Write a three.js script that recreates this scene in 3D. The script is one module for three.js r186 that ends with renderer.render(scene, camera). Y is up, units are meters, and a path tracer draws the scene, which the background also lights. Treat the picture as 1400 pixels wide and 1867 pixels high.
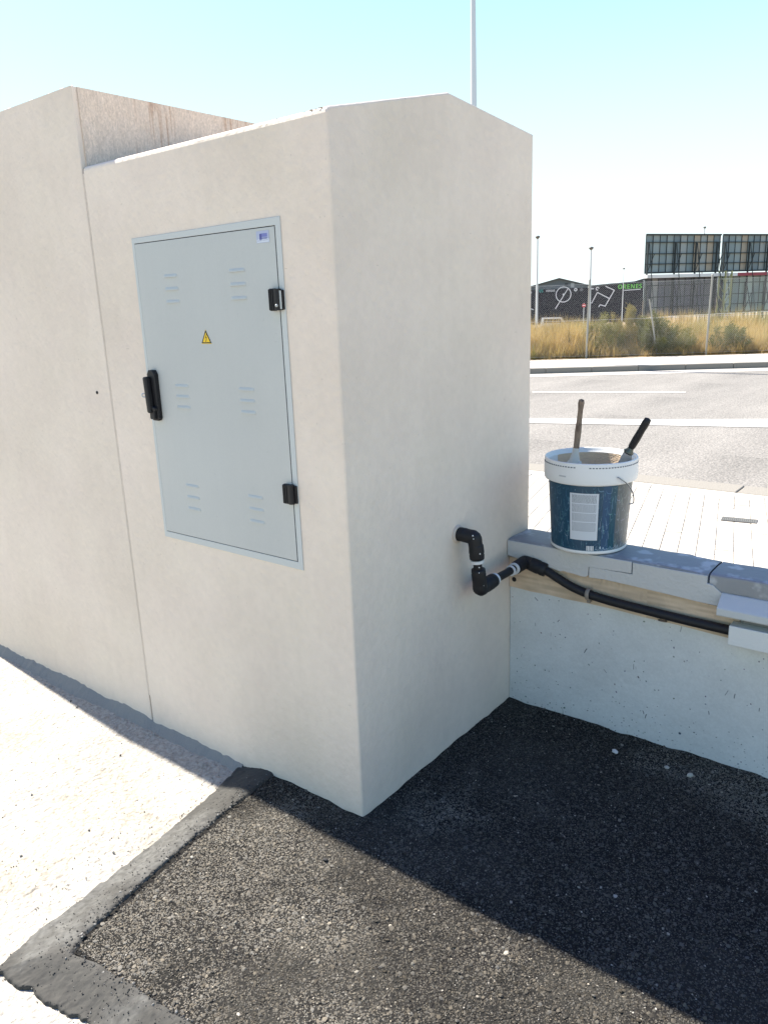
import * as THREE from 'three';
import { mergeGeometries, mergeVertices } from 'three/addons/utils/BufferGeometryUtils.js';
import { RoundedBoxGeometry } from 'three/addons/geometries/RoundedBoxGeometry.js';
import { FontLoader } from 'three/addons/loaders/FontLoader.js';
import { TextGeometry } from 'three/addons/geometries/TextGeometry.js';

// ---------------------------------------------------------------- camera, sky, sun, exposure
const scene = new THREE.Scene();
const camera = new THREE.PerspectiveCamera(67.08, 767 / 1024, 0.05, 1500);
camera.rotation.order = 'YXZ';
camera.position.set(1.299, 1.45, 1.4652);
camera.rotation.set(-0.261, 0.6763, -0.0382);

const EXPOSURE = 2.8;
const SUN = new THREE.Vector3(-0.76, 1, -0.055).normalize();
const sun = new THREE.DirectionalLight(new THREE.Color(1.0, 0.93, 0.82), 5);
sun.position.copy(SUN).multiplyScalar(60);
sun.castShadow = true;
sun.shadow.mapSize.set(4096, 4096);
Object.assign(sun.shadow.camera, { left: -40, right: 40, top: 40, bottom: -40, near: 1, far: 200 });
sun.shadow.radius = 1;
scene.add(sun, sun.target);

{ // hazy summer sky: white at the horizon, cyan above it, blue overhead, whiter round the sun
  const w = 512, h = 256, data = new Float32Array(w * h * 4), d = new THREE.Vector3();
  const mix = (a, b, t) => a + (b - a) * t, st = (a, b, x) => { const t = Math.min(1, Math.max(0, (x - a) / (b - a))); return t * t * (3 - 2 * t); };
  for (let j = 0; j < h; j++) for (let i = 0; i < w; i++) {
    const el = ((j + 0.5) / h - 0.5) * Math.PI, az = ((i + 0.5) / w - 0.5) * 2 * Math.PI;
    d.set(Math.cos(el) * Math.cos(az), Math.sin(el), Math.cos(el) * Math.sin(az));
    const e = Math.max(0, el * 180 / Math.PI), a = st(0, 24, e), b = st(19, 48, e);
    const c = [mix(mix(0.98, 0.43, a), 0.035, b), mix(mix(1.12, 0.86, a), 0.12, b), mix(mix(1.12, 1.06, a), 0.60, b)];
    const g = Math.pow(Math.max(0, d.dot(SUN)), 5);
    const k = (j * w + i) * 4, low = el < 0 ? 0.35 : 1;
    data[k] = (c[0] + g * 0.55) / 2.4 * low; data[k + 1] = (c[1] + g * 0.45) / 2.4 * low; data[k + 2] = (c[2] + g * 0.38) / 2.4 * low; data[k + 3] = 1;
  }
  const sky = new THREE.DataTexture(data, w, h, THREE.RGBAFormat, THREE.FloatType);
  sky.mapping = THREE.EquirectangularReflectionMapping; sky.magFilter = THREE.LinearFilter; sky.minFilter = THREE.LinearFilter; sky.needsUpdate = true;
  scene.background = sky; scene.environment = sky;
}
const renderer = new THREE.WebGLRenderer({ antialias: true });
renderer.setSize(767, 1024);
renderer.toneMapping = THREE.LinearToneMapping;
renderer.toneMappingExposure = EXPOSURE;
renderer.shadowMap.enabled = true;

// ---------------------------------------------------------------- helpers
let seed = 7;
const rnd = () => { seed = (seed * 1664525 + 1013904223) >>> 0; return seed / 4294967296; };
const rr = (a, b) => a + (b - a) * rnd();
const hash = (x, y, s) => { let h = (x * 374761393 + y * 668265263 + s * 1442695041) | 0; h = Math.imul(h ^ (h >>> 13), 1274126177); return ((h ^ (h >>> 16)) >>> 0) / 4294967296; };
function vnoise(x, y, p, s) { // value noise with period p
  const xi = Math.floor(x), yi = Math.floor(y), fx = x - xi, fy = y - yi, u = fx * fx * (3 - 2 * fx), v = fy * fy * (3 - 2 * fy);
  const m = (n) => p ? ((n % p) + p) % p : n;
  const a = hash(m(xi), m(yi), s), b = hash(m(xi + 1), m(yi), s), c = hash(m(xi), m(yi + 1), s), d = hash(m(xi + 1), m(yi + 1), s);
  return a + (b - a) * u + (c - a) * v + (a - b - c + d) * u * v;
}
function fbm(x, y, f, oct, s) { let r = 0, a = 0.5, n = 0; for (let o = 0; o < oct; o++) { r += a * vnoise(x * f, y * f, f, s + o); n += a; a *= 0.5; f *= 2; } return r / n; } // x, y in 0..1, tiles
const fb = (x, y, oct, s) => { let r = 0, a = 0.5, n = 0; for (let o = 0; o < oct; o++) { r += a * vnoise(x, y, 0, s + o); n += a; a *= 0.5; x *= 2; y *= 2; } return r / n; };
const sm = (a, b, x) => { const t = Math.min(1, Math.max(0, (x - a) / (b - a))); return t * t * (3 - 2 * t); };
function tex(n, fn, srgb, m = n) { // fn(u, v) -> [r, g, b] in 0..1, or one number
  const d = new Uint8Array(n * m * 4);
  for (let j = 0; j < m; j++) for (let i = 0; i < n; i++) {
    const c = fn(i / n, j / m), k = (j * n + i) * 4;
    if (typeof c === 'number') d[k] = d[k + 1] = d[k + 2] = Math.max(0, Math.min(255, c * 255));
    else for (let q = 0; q < 3; q++) d[k + q] = Math.max(0, Math.min(255, (srgb ? Math.pow(Math.max(0, c[q]), 1 / 2.2) : c[q]) * 255));
    d[k + 3] = 255;
  }
  const t = new THREE.DataTexture(d, n, m, THREE.RGBAFormat);
  t.wrapS = t.wrapT = THREE.RepeatWrapping; t.magFilter = THREE.LinearFilter; t.minFilter = THREE.LinearMipmapLinearFilter; t.generateMipmaps = true;
  if (srgb) t.colorSpace = THREE.SRGBColorSpace;
  t.needsUpdate = true; return t;
}
const lin = (r, g, b) => new THREE.Color().setRGB(r, g, b);
const mat = (c, rough = 0.9, o = {}) => new THREE.MeshStandardMaterial({ color: Array.isArray(c) ? lin(...c) : c, roughness: rough, metalness: 0, ...o });
function boxUV(g, size = 1, ox = 0, oy = 0) { // uv in metres / size by the way each face points
  g = g.index ? g.toNonIndexed() : g;
  const p = g.attributes.position, uv = new Float32Array(p.count * 2), a = new THREE.Vector3(), b = new THREE.Vector3(), c = new THREE.Vector3();
  for (let i = 0; i < p.count; i += 3) {
    a.fromBufferAttribute(p, i); b.fromBufferAttribute(p, i + 1); c.fromBufferAttribute(p, i + 2);
    const n = b.clone().sub(a).cross(c.clone().sub(a)), x = Math.abs(n.x), y = Math.abs(n.y), z = Math.abs(n.z);
    [a, b, c].forEach((v, k) => {
      const q = x >= y && x >= z ? [v.z, v.y] : y >= z ? [v.x, v.z] : [v.x, v.y];
      uv[(i + k) * 2] = q[0] / size + ox; uv[(i + k) * 2 + 1] = q[1] / size + oy;
    });
  }
  g.setAttribute('uv', new THREE.BufferAttribute(uv, 2)); return g;
}
const strip = (g) => { const o = g.index ? g.toNonIndexed() : g.clone(); for (const k of Object.keys(o.attributes)) if (!['position', 'normal', 'uv'].includes(k)) o.deleteAttribute(k); return o; };
const merge = (list) => mergeGeometries(list.map(strip));
function mesh(name, geo, material, parent = scene) {
  const m = new THREE.Mesh(Array.isArray(geo) ? merge(geo) : geo, material);
  m.name = name; m.castShadow = m.receiveShadow = true; parent.add(m); return m;
}
const used = {};
const numbered = (n) => { const k = used[n] = (used[n] ?? -1) + 1; return k ? `${n}_${String(k).padStart(3, '0')}` : n; };
function tag(o, label, category, group) { o.userData.label = label; o.userData.category = category; if (group) o.userData.group = group; return o; }
function thing(name, label, category, pos = [0, 0, 0], turn = 0, group) {
  const g = new THREE.Group(); g.name = numbered(name); g.position.set(...pos); g.rotation.y = turn; scene.add(g); return tag(g, label, category, group);
}
const struct = (m) => { m.userData.kind = 'structure'; return m; };
const box = (w, h, d, x, y, z, r = 0.002) => { const g = r ? new RoundedBoxGeometry(w, h, d, 1, Math.min(r, w / 2.1, h / 2.1, d / 2.1)) : new THREE.BoxGeometry(w, h, d); g.translate(x, y, z); return g; };
const V = (x, y, z) => new THREE.Vector3(x, y, z);
function rod(a, b, r1, r2 = r1, n = 12) {
  const d = b.clone().sub(a), g = new THREE.CylinderGeometry(r2, r1, d.length(), n, 1);
  g.applyQuaternion(new THREE.Quaternion().setFromUnitVectors(V(0, 1, 0), d.clone().normalize())); const c = a.clone().add(b).multiplyScalar(0.5); g.translate(c.x, c.y, c.z); return g;
}
function turned(a, b, prof, n = 20) { // lathe profile [[t along a-b, radius]...]
  const d = b.clone().sub(a), L = d.length();
  const g = new THREE.LatheGeometry(prof.map(([t, r]) => new THREE.Vector2(r, t * L)), n);
  g.applyQuaternion(new THREE.Quaternion().setFromUnitVectors(V(0, 1, 0), d.normalize())); g.translate(a.x, a.y, a.z); return g;
}
const tube = (pts, r, n = 40, k = 12) => new THREE.TubeGeometry(new THREE.CatmullRomCurve3(pts), n, r, k);
const plate = (pts, d, bevel = 0) => new THREE.ExtrudeGeometry(new THREE.Shape(pts.map(([x, y]) => new THREE.Vector2(x, y))), { depth: d, bevelEnabled: bevel > 0, bevelSize: bevel, bevelThickness: bevel, bevelSegments: 2 });
function sheet(pts, y, name, m, size = 1) { // a flat polygon on the ground, pts [x, z]
  const g = new THREE.ShapeGeometry(new THREE.Shape(pts.map(([x, z]) => new THREE.Vector2(x, -z)))); g.rotateX(-Math.PI / 2); g.translate(0, y, 0);
  return struct(mesh(name, boxUV(g, size), m));
}
function grid(nu, nv, fn) { // fn(u, v) -> [x, y, z]
  const pos = [], uv = [], idx = [];
  for (let j = 0; j <= nv; j++) for (let i = 0; i <= nu; i++) { const p = fn(i / nu, j / nv); pos.push(p[0], p[1], p[2]); uv.push(p[0], p[2]); }
  for (let j = 0; j < nv; j++) for (let i = 0; i < nu; i++) { const a = j * (nu + 1) + i, b = a + 1, c = a + nu + 1, d = c + 1; idx.push(a, c, b, b, c, d); }
  const g = new THREE.BufferGeometry(); g.setAttribute('position', new THREE.Float32BufferAttribute(pos, 3)); g.setAttribute('uv', new THREE.Float32BufferAttribute(uv, 2)); g.setIndex(idx); g.computeVertexNormals(); return g;
}

// ---------------------------------------------------------------- materials
// painted render on the two enclosures: fine trowelled grain, faint blotches, pinholes
const wallMap = tex(1024, (u, v) => {
  const b = fbm(u, v, 4, 4, 11), g = fbm(u, v, 90, 3, 21), w = fbm(u, v * 0.999, 10, 4, 31), pit = vnoise(u * 260, v * 260, 260, 41) > 0.985 ? 0.8 : 1;
  const dr = vnoise(u * 46, v * 3, 0, 37), k = (0.88 + 0.17 * b + 0.07 * (g - 0.5) + 0.06 * (w - 0.5) + 0.025 * (dr - 0.5)) * pit;
  return [0.755 * k, 0.657 * k * (0.99 + 0.02 * w), 0.565 * k * (0.98 + 0.04 * b)];
}, true);
const wallBump = tex(1024, (u, v) => { const h = 0.55 * fbm(u, v, 120, 3, 51) + 0.3 * fbm(u, v, 14, 3, 61) + 0.1 * vnoise(u * 400, v * 160, 0, 9); return h - (vnoise(u * 260, v * 260, 260, 41) > 0.985 ? 0.3 : 0); }, false);
const wallM = mat([1, 1, 1], 0.85, { map: wallMap, bumpMap: wallBump, bumpScale: 0.003 });
const rawMap = tex(512, (u, v) => { // bare shuttered concrete with vertical rust-brown runs
  const s = vnoise(u * 70, v * 6, 0, 71) * 0.5 + vnoise(u * 170, v * 9, 0, 72) * 0.5, g = 0.5 * vnoise(u * 260, v * 110, 0, 81) + 0.5 * vnoise(u * 420, v * 260, 0, 82), k = 0.68 + 0.5 * g * (0.6 + 0.6 * s), r = sm(0.45, 0.8, s) * sm(0.35, 0.6, fbm(u, v, 5, 3, 73));
  return [k * (0.72 - 0.2 * r), k * (0.605 - 0.22 * r), k * (0.505 - 0.21 * r)];
}, true);
const rawBump = tex(512, (u, v) => 0.6 * fbm(u, v * 0.4, 60, 4, 91) + 0.4 * fbm(u, v, 20, 3, 101), false);
const rawM = mat([1, 1, 1], 0.95, { map: rawMap, bumpMap: rawBump, bumpScale: 0.006 });
const paveMap = tex(1024, (u, v) => {
  const g = fbm(u, v, 110, 3, 111), b = fbm(u, v, 5, 4, 121), k = 0.70 + 0.42 * b + 0.62 * (g - 0.5) - 0.10 * sm(0.60, 0.72, fbm(u, v, 36, 3, 133)), y = sm(0.5, 0.75, fbm(u, v, 3, 4, 131));
  return [0.405 * k, 0.378 * k * (1 - 0.03 * y), 0.332 * k * (1 - 0.08 * y)];
}, true);
const paveBump = tex(1024, (u, v) => 0.5 * fbm(u, v, 100, 4, 141) + 0.5 * fbm(u, v, 24, 4, 151), false);
const paveM = mat([1, 1, 1], 0.95, { map: paveMap, bumpMap: paveBump, bumpScale: 0.014 });
const aspMap = tex(1024, (u, v) => {
  const g = fbm(u, v, 160, 3, 161), d = sm(0.5, 0.72, fbm(u, v, 5, 5, 171)), k = 0.5 + g, gr = vnoise(u * 300, v * 300, 300, 5);
  const e = d * (0.35 + 0.65 * gr);
  return [0.015 * k + 0.02 * e, 0.0145 * k + 0.019 * e, 0.0135 * k + 0.0155 * e];
}, true);
const aspBump = tex(1024, (u, v) => fbm(u, v, 120, 4, 181), false);
const aspM = new THREE.MeshPhysicalMaterial({ color: lin(1, 1, 1), roughness: 1, specularIntensity: 0.2, map: aspMap, bumpMap: aspBump, bumpScale: 0.007 });
const mortMap = tex(512, (u, v) => {
  const g = fbm(u, v, 90, 3, 191), b = fbm(u, v, 4, 5, 201), w = sm(0.56, 0.7, fbm(u, v, 3, 5, 211)), k = 0.7 + 0.5 * b + 0.3 * (g - 0.5);
  return [0.047 * k + 0.04 * w * g * 2, 0.0455 * k + 0.041 * w * g * 2, 0.041 * k + 0.04 * w * g * 2];
}, true);
const mortBump = tex(512, (u, v) => 0.6 * fbm(u, v, 40, 4, 221) + 0.4 * fbm(u, v, 8, 4, 231), false);
const mortM = mat([1, 1, 1], 0.95, { map: mortMap, bumpMap: mortBump, bumpScale: 0.006 });
const roadMap = tex(1024, (u, v) => { const g = fbm(u, v, 200, 2, 241), b = fbm(u, v * 0.3, 4, 4, 251), k = 0.62 + 0.5 * b + 0.8 * (g - 0.5); return [0.225 * k, 0.212 * k, 0.195 * k]; }, true);
const roadM = mat([1, 1, 1], 0.9, { map: roadMap, bumpMap: aspBump, bumpScale: 0.01 });
const dirtM = mat([0.26, 0.20, 0.13], 1, { bumpMap: mortBump, bumpScale: 0.04 });
const lineM = mat([0.42, 0.41, 0.39], 0.7, { bumpMap: aspBump, bumpScale: 0.003 });
const kerbM = mat([0.22, 0.205, 0.18], 0.9, { bumpMap: paveBump, bumpScale: 0.004 });
const metalGrey = mat([0.42, 0.45, 0.46], 0.45, { metalness: 0.3 });
const poleM = mat([0.62, 0.64, 0.66], 0.45, { metalness: 0.1 });
const darkM = mat([0.02, 0.022, 0.025], 0.5);
const blackPlastic = new THREE.MeshPhysicalMaterial({ color: lin(0.004, 0.004, 0.006), roughness: 0.62 });
const tyreAndGapM = mat([0.012, 0.012, 0.012], 0.8);

// ---------------------------------------------------------------- ground
const land = (x, z) => { const d = Math.hypot(x - 1.3, z - 1.5); return -0.2 - 2.5 * sm(24, 66, d); };
{
  const g = new THREE.PlaneGeometry(1400, 1400, 280, 280); g.rotateX(-Math.PI / 2);
  const p = g.attributes.position; for (let i = 0; i < p.count; i++) p.setY(i, land(p.getX(i), p.getZ(i)));
  g.computeVertexNormals(); const uv = g.attributes.uv; for (let i = 0; i < uv.count; i++) uv.setXY(i, p.getX(i), p.getZ(i));
  struct(mesh('ground', g, dirtM));
}
// concrete pavement on the near side (the asphalt strip lies in a cut-out of it)
{
  const s = new THREE.Shape([[-14, -14], [14, -14], [14, 0.86], [-14, 0.86]].map(([x, z]) => new THREE.Vector2(x, z)));
  const near = grid(150, 110, (u, v) => { const x = -4 + 6 * u, z = -0.02 + 3.6 * v; return [x, -0.034 + 0.006 * (fb(x * 2.5, z * 2.5, 3, 3) - 0.5) + 0.002 * (fb(x * 25, z * 25, 2, 4) - 0.5), z]; });
  struct(mesh('pavement', near, paveM));
  for (const [a, b, c, d] of [[-14, 3.58, 14, 14], [2, -0.86, 14, 3.58], [1.5, -0.86, 2, -0.02], [-14, -1.005, -4, 3.58], [-4, -1.005, -2.6, -0.02]]) {
    const g = new THREE.PlaneGeometry(c - a, d - b); g.rotateX(-Math.PI / 2); g.translate((a + c) / 2, -0.036, (b + d) / 2);
    const m = struct(mesh(numbered('outer_pavement'), boxUV(g), paveM));
  }
}
// fresh asphalt laid in the corner between enclosure and parapet wall
const innerX = (z) => -0.385 + 0.165 * Math.max(0, z), innerZ = (x) => 0.755 - 0.085 * x;
const asphH = (x, z) => 0.008 * (fb(x * 3, z * 3, 3, 17) - 0.5) + 0.004 * (fb(x * 30, z * 30, 2, 18) - 0.5) + 0.012 * sm(0.07, 0, Math.min(z < 0.1 && x < 0.02 ? Math.abs(z) : 9, x > -0.02 && z < 0 ? x + 0.001 : 9, Math.abs(z + 0.86))) * fb(x * 14, z * 14, 2, 19);
{
  const g = grid(200, 170, (u, v) => { const x = -0.4 + 1.98 * Math.pow(u, 1.1), z = -0.87 + (innerZ(x) + 0.87) * v; const xx = Math.max(x, innerX(z) - 0.02); return [xx, asphH(xx, z), z]; });
  const a = struct(mesh('asphalt', g, aspM));
  const N = 170000, sg = mergeVertices(new THREE.IcosahedronGeometry(1, 0).deleteAttribute('uv').deleteAttribute('normal'));
  const sp = sg.attributes.position; for (let i = 0; i < sp.count; i++) sp.setXYZ(i, sp.getX(i) * rr(0.75, 1.2), sp.getY(i) * rr(0.6, 0.85), sp.getZ(i) * rr(0.7, 1.15));
  const stoneGeo = sg.toNonIndexed(); stoneGeo.computeVertexNormals();
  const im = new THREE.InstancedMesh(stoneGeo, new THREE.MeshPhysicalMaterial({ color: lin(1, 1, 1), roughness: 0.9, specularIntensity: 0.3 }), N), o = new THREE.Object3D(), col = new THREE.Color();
  let k = 0;
  while (k < N) {
    const x = -0.38 + 1.75 * rnd(), z = -0.86 + 1.62 * rnd();
    if (x < innerX(z) + 0.006 || z > innerZ(x) - 0.006 || (x < 0.003 && z < 0.003)) continue;
    const dustSunTone = sm(0.46, 0.68, fb(x * 2.6 + 9, z * 2.6 + 4, 5, 224)), cl = fb(x * 9, z * 9, 2, 29);  // dust patches, noise seed picked so the shaded corner stays darker
    if (rnd() > 0.6 + 0.7 * cl) continue;
    const big = rnd() < 0.035, r = big ? rr(0.003, 0.0058) : rr(0.0010, 0.0026);
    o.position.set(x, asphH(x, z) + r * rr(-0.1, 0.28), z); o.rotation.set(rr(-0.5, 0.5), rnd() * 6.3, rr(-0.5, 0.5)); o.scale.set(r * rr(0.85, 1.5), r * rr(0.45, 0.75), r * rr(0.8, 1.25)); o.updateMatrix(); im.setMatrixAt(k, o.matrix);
    let c = 0.022 + 0.075 * rnd() + dustSunTone * 0.10 * rr(0.4, 1); if (rnd() < 0.012) c = rr(0.15, 0.36);
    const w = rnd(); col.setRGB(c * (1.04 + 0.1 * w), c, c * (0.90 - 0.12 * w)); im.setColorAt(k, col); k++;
  }
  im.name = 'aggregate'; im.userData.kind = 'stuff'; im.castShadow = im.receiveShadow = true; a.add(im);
}
// dark mortar band that frames the asphalt on two sides
{
  const out = [[-0.545, -0.01], [-0.50, 0.14], [-0.455, 0.36], [-0.425, 0.58], [-0.405, 0.79], [-0.375, 0.90], [-0.24, 0.877], [-0.07, 0.85], [0.5, 0.76], [1.6, 0.655]];
  const inn = [[-0.375, -0.01], [-0.362, 0.14], [-0.333, 0.36], [-0.296, 0.58], [-0.268, 0.73], [-0.245, 0.775], [-0.15, 0.757], [0.0, 0.742], [0.55, 0.70], [1.6, 0.59]];
  const cum = [0]; for (let i = 1; i < out.length; i++) cum.push(cum[i - 1] + Math.hypot(out[i][0] - out[i - 1][0], out[i][1] - out[i - 1][1]));
  const key = (t) => { const d = t * cum[cum.length - 1]; let i = 0; while (i < cum.length - 2 && cum[i + 1] < d) i++; return (i + (d - cum[i]) / (cum[i + 1] - cum[i])) / (out.length - 1); };
  const at = (l, t) => { const f = t * (l.length - 1), i = Math.min(l.length - 2, Math.floor(f)), k = f - i; return [l[i][0] + (l[i + 1][0] - l[i][0]) * k, l[i][1] + (l[i + 1][1] - l[i][1]) * k]; };
  const g = grid(1300, 40, (u, v) => {
    const q = key(u), o = at(out, q), n = at(inn, q), e = 0.016 * (fb(o[0] * 9, o[1] * 9, 3, 33) - 0.5) + 0.020 * (fb(o[0] * 40, o[1] * 40, 2, 34) - 0.5), e2 = 0.02 * (fb(n[0] * 12 + 5, n[1] * 12, 3, 35) - 0.5);
    const w = -0.05 + 1.08 * v, x = o[0] + (n[0] - o[0]) * w + e * Math.pow(1 - v, 6) + e2 * Math.pow(v, 6), z = o[1] + (n[1] - o[1]) * w + e * Math.pow(1 - v, 6) + e2 * Math.pow(v, 6);
    const prof = v < 0.001 ? -0.06 : -0.031 + 0.031 * sm(0, 0.85, v) + 0.006 * sm(0, 0.06, v) - 0.012 * sm(0.93, 1, v);
    return [x, prof + 0.004 * (fb(x * 14, z * 14, 3, 36) - 0.5) + 0.004 * (fb(x * 60, z * 60, 3, 37) - 0.5) + 0.0016 * (fb(x * 170, z * 170, 2, 39) - 0.5) + 0.004 * sm(0.06, 0, z) * v, z];
  });
  const mb = struct(mesh('mortar_band', g, mortM));
  const cg = new THREE.IcosahedronGeometry(1, 0), ci = new THREE.InstancedMesh(cg, mat([1, 1, 1], 0.95), 3600), o = new THREE.Object3D(), cc = new THREE.Color();
  for (let i = 0; i < 3600; i++) { const q = key(rnd() * 0.8), edge = i < 500, w = edge ? 1 - Math.pow(rnd(), 2) * 0.2 : i < 620 ? -0.5 * rnd() * rnd() : rnd(), a = at(out, q), b = at(inn, q), x = a[0] + (b[0] - a[0]) * w + rr(-0.006, 0.006), z = a[1] + (b[1] - a[1]) * w + rr(-0.006, 0.006), r = edge ? rr(0.0012, 0.004) : rr(0.0006, 0.0021); o.position.set(x, (w < 0 ? -0.034 : -0.031 + 0.031 * sm(0, 0.85, w) + 0.0055) + r * 0.2, z); o.rotation.set(rnd() * 6, rnd() * 6, rnd() * 6); o.scale.set(r, r * 0.7, r * 1.2); o.updateMatrix(); ci.setMatrixAt(i, o.matrix); const c = rnd() < 0.12 ? rr(0.12, 0.25) : rr(0.02, 0.09); cc.setRGB(c, c * 0.97, c * 0.9); ci.setColorAt(i, cc); }
  ci.name = 'mortar_crumbs'; ci.userData.kind = 'stuff'; mb.add(ci);
}
// rough mortar fillet along the foot of the enclosures
{
  const g = grid(260, 8, (u, v) => { const x = -3.2 + 2.68 * u, w = 0.028 + 0.05 * fb(x * 4, 1, 3, 43) + 0.012 * fb(x * 40, 2, 2, 44), h = 0.012 + 0.034 * fb(x * 5, 3, 3, 45) + 0.012 * (fb(x * 50, 4, 2, 46) - 0.5); return [x, -0.045 + (h + 0.012) * Math.pow(1 - v, 1.4) + 0.003 * (fb(x * 60, v * 6, 2, 47) - 0.5), -0.004 + w * v]; });
  struct(mesh('mortar_fillet', g, mat([0.26, 0.25, 0.23], 0.95, { bumpMap: paveBump, bumpScale: 0.006 })));
}
// loose grit and crumbs on the pavement and asphalt
{
  const sg = new THREE.IcosahedronGeometry(1, 0), im = new THREE.InstancedMesh(sg, mat([1, 1, 1], 0.9), 520), o = new THREE.Object3D(), c = new THREE.Color();
  for (let k = 0; k < 520; k++) {
    const near = k < 120; const x = near ? -0.48 - Math.abs(rr(-0.3, 0.3) * rnd()) : rr(-1.9, -0.45), z = near ? rr(0.05, 0.85) : rr(0.03, 1.3), r = (rnd() < 0.025 ? rr(0.003, 0.006) : rr(0.0008, 0.0024));
    o.position.set(x, -0.033 + r * 0.5, z); o.rotation.set(rnd() * 6, rnd() * 6, rnd() * 6); o.scale.set(r, r * 0.7, r * rr(0.7, 1.3)); o.updateMatrix(); im.setMatrixAt(k, o.matrix);
    const t = rnd() < 0.6 ? rr(0.02, 0.09) : rr(0.2, 0.4); c.setRGB(t, t * 0.95, t * 0.87); im.setColorAt(k, c);
  }
  im.name = 'loose_grit'; im.userData.kind = 'stuff'; tag(im, 'loose dark grit scattered on the sunlit concrete pavement', 'grit'); im.castShadow = im.receiveShadow = true; scene.add(im);
}
function pebble(x, y, z, r, c, label) {
  const g = mergeVertices(new THREE.IcosahedronGeometry(1, 1).deleteAttribute('uv').deleteAttribute('normal')), p = g.attributes.position;
  for (let i = 0; i < p.count; i++) { const k = rr(0.75, 1.15); p.setXYZ(i, p.getX(i) * k * r * 1.4, p.getY(i) * k * r * 0.7, p.getZ(i) * k * r); }
  g.computeVertexNormals(); const m = mesh(numbered('pebble'), g, mat(c, 0.85)); m.position.set(x, y + r * 0.4, z); m.rotation.y = rnd() * 6; tag(m, label, 'pebble');
}

// ---------------------------------------------------------------- electrical enclosure with the steel door
const H = 1.899, P = 2.011, HB = 1.97, D = 1.003, L = 1.0226;
const cab = thing('concrete_enclosure', 'beige rendered concrete enclosure with gabled top and grey steel door', 'enclosure');
{
  const b = 0.006;
  const s = new THREE.Shape([[-b, -0.3], [-b, H - b - 0.008], [-b - 0.0012, H - b - 0.0035], [-b - 0.004, H - b - 0.0005], [-b - 0.0085, H - b + 0.0016], [-0.509, P - b], [-D + b, HB - b], [-D + b, -0.3]].map(([z, y]) => new THREE.Vector2(-z, y)));
  const g = new THREE.ExtrudeGeometry(s, { depth: L - 0.003 - 2 * b, bevelEnabled: true, bevelSize: b, bevelThickness: b, bevelSegments: 3 });
  g.rotateY(Math.PI / 2); g.translate(-L + 0.003 + b, 0, 0);
  mesh('shell', boxUV(g, 1.7, 0.13, 0.4), wallM, cab);
  mesh('added_shade_block', boxUV(box(0.45, 2.25, 0.085, -0.27, 0.805, -D - 0.03, 0.004), 1.7), wallM, cab);  // added unseen block behind the shell, keeps sun off the parapet top
  mesh('joint_filler', box(0.03, 1.79, 0.02, -L, 0.985, -0.0112, 0), wallM, cab);
  // crumbs of render standing on the front edge of the roof
  const cr = []; for (let i = 0; i < 34; i++) { const x = -0.01 - Math.pow(rnd(), 1.6) * 0.2, r = rr(0.001, 0.0028); const c = new THREE.IcosahedronGeometry(r, 0); c.scale(rr(1, 2.2), rr(0.5, 0.9), 1); c.translate(x - 0.004, H - 0.0005, -rr(0.003, 0.012)); cr.push(c); }
  mesh('render_crumbs', cr, wallM, cab).userData.kind = 'stuff';
}
const doorMap = tex(512, (u, v) => { const k = 0.93 + 0.09 * fbm(u, v, 3, 4, 501) + 0.012 * (vnoise(u * 60, v * 4, 0, 502) - 0.5) + 0.03 * (vnoise(u * 300, v * 300, 0, 503) - 0.5) - (vnoise(u * 140, v * 90, 0, 504) > 0.975 ? 0.08 : 0); return [0.475 * k, 0.492 * k, 0.482 * k]; }, true), doorRough = tex(256, (u, v) => 0.36 + 0.35 * fbm(u, v, 5, 5, 505), false);
const doorM = new THREE.MeshPhysicalMaterial({ map: doorMap, roughness: 1, roughnessMap: doorRough, clearcoat: 0.15, clearcoatRoughness: 0.4, bumpMap: wallBump, bumpScale: 0.0002 });
const frameM = mat([0.50, 0.525, 0.52], 0.6, { bumpMap: wallBump, bumpScale: 0.0008 });
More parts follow.
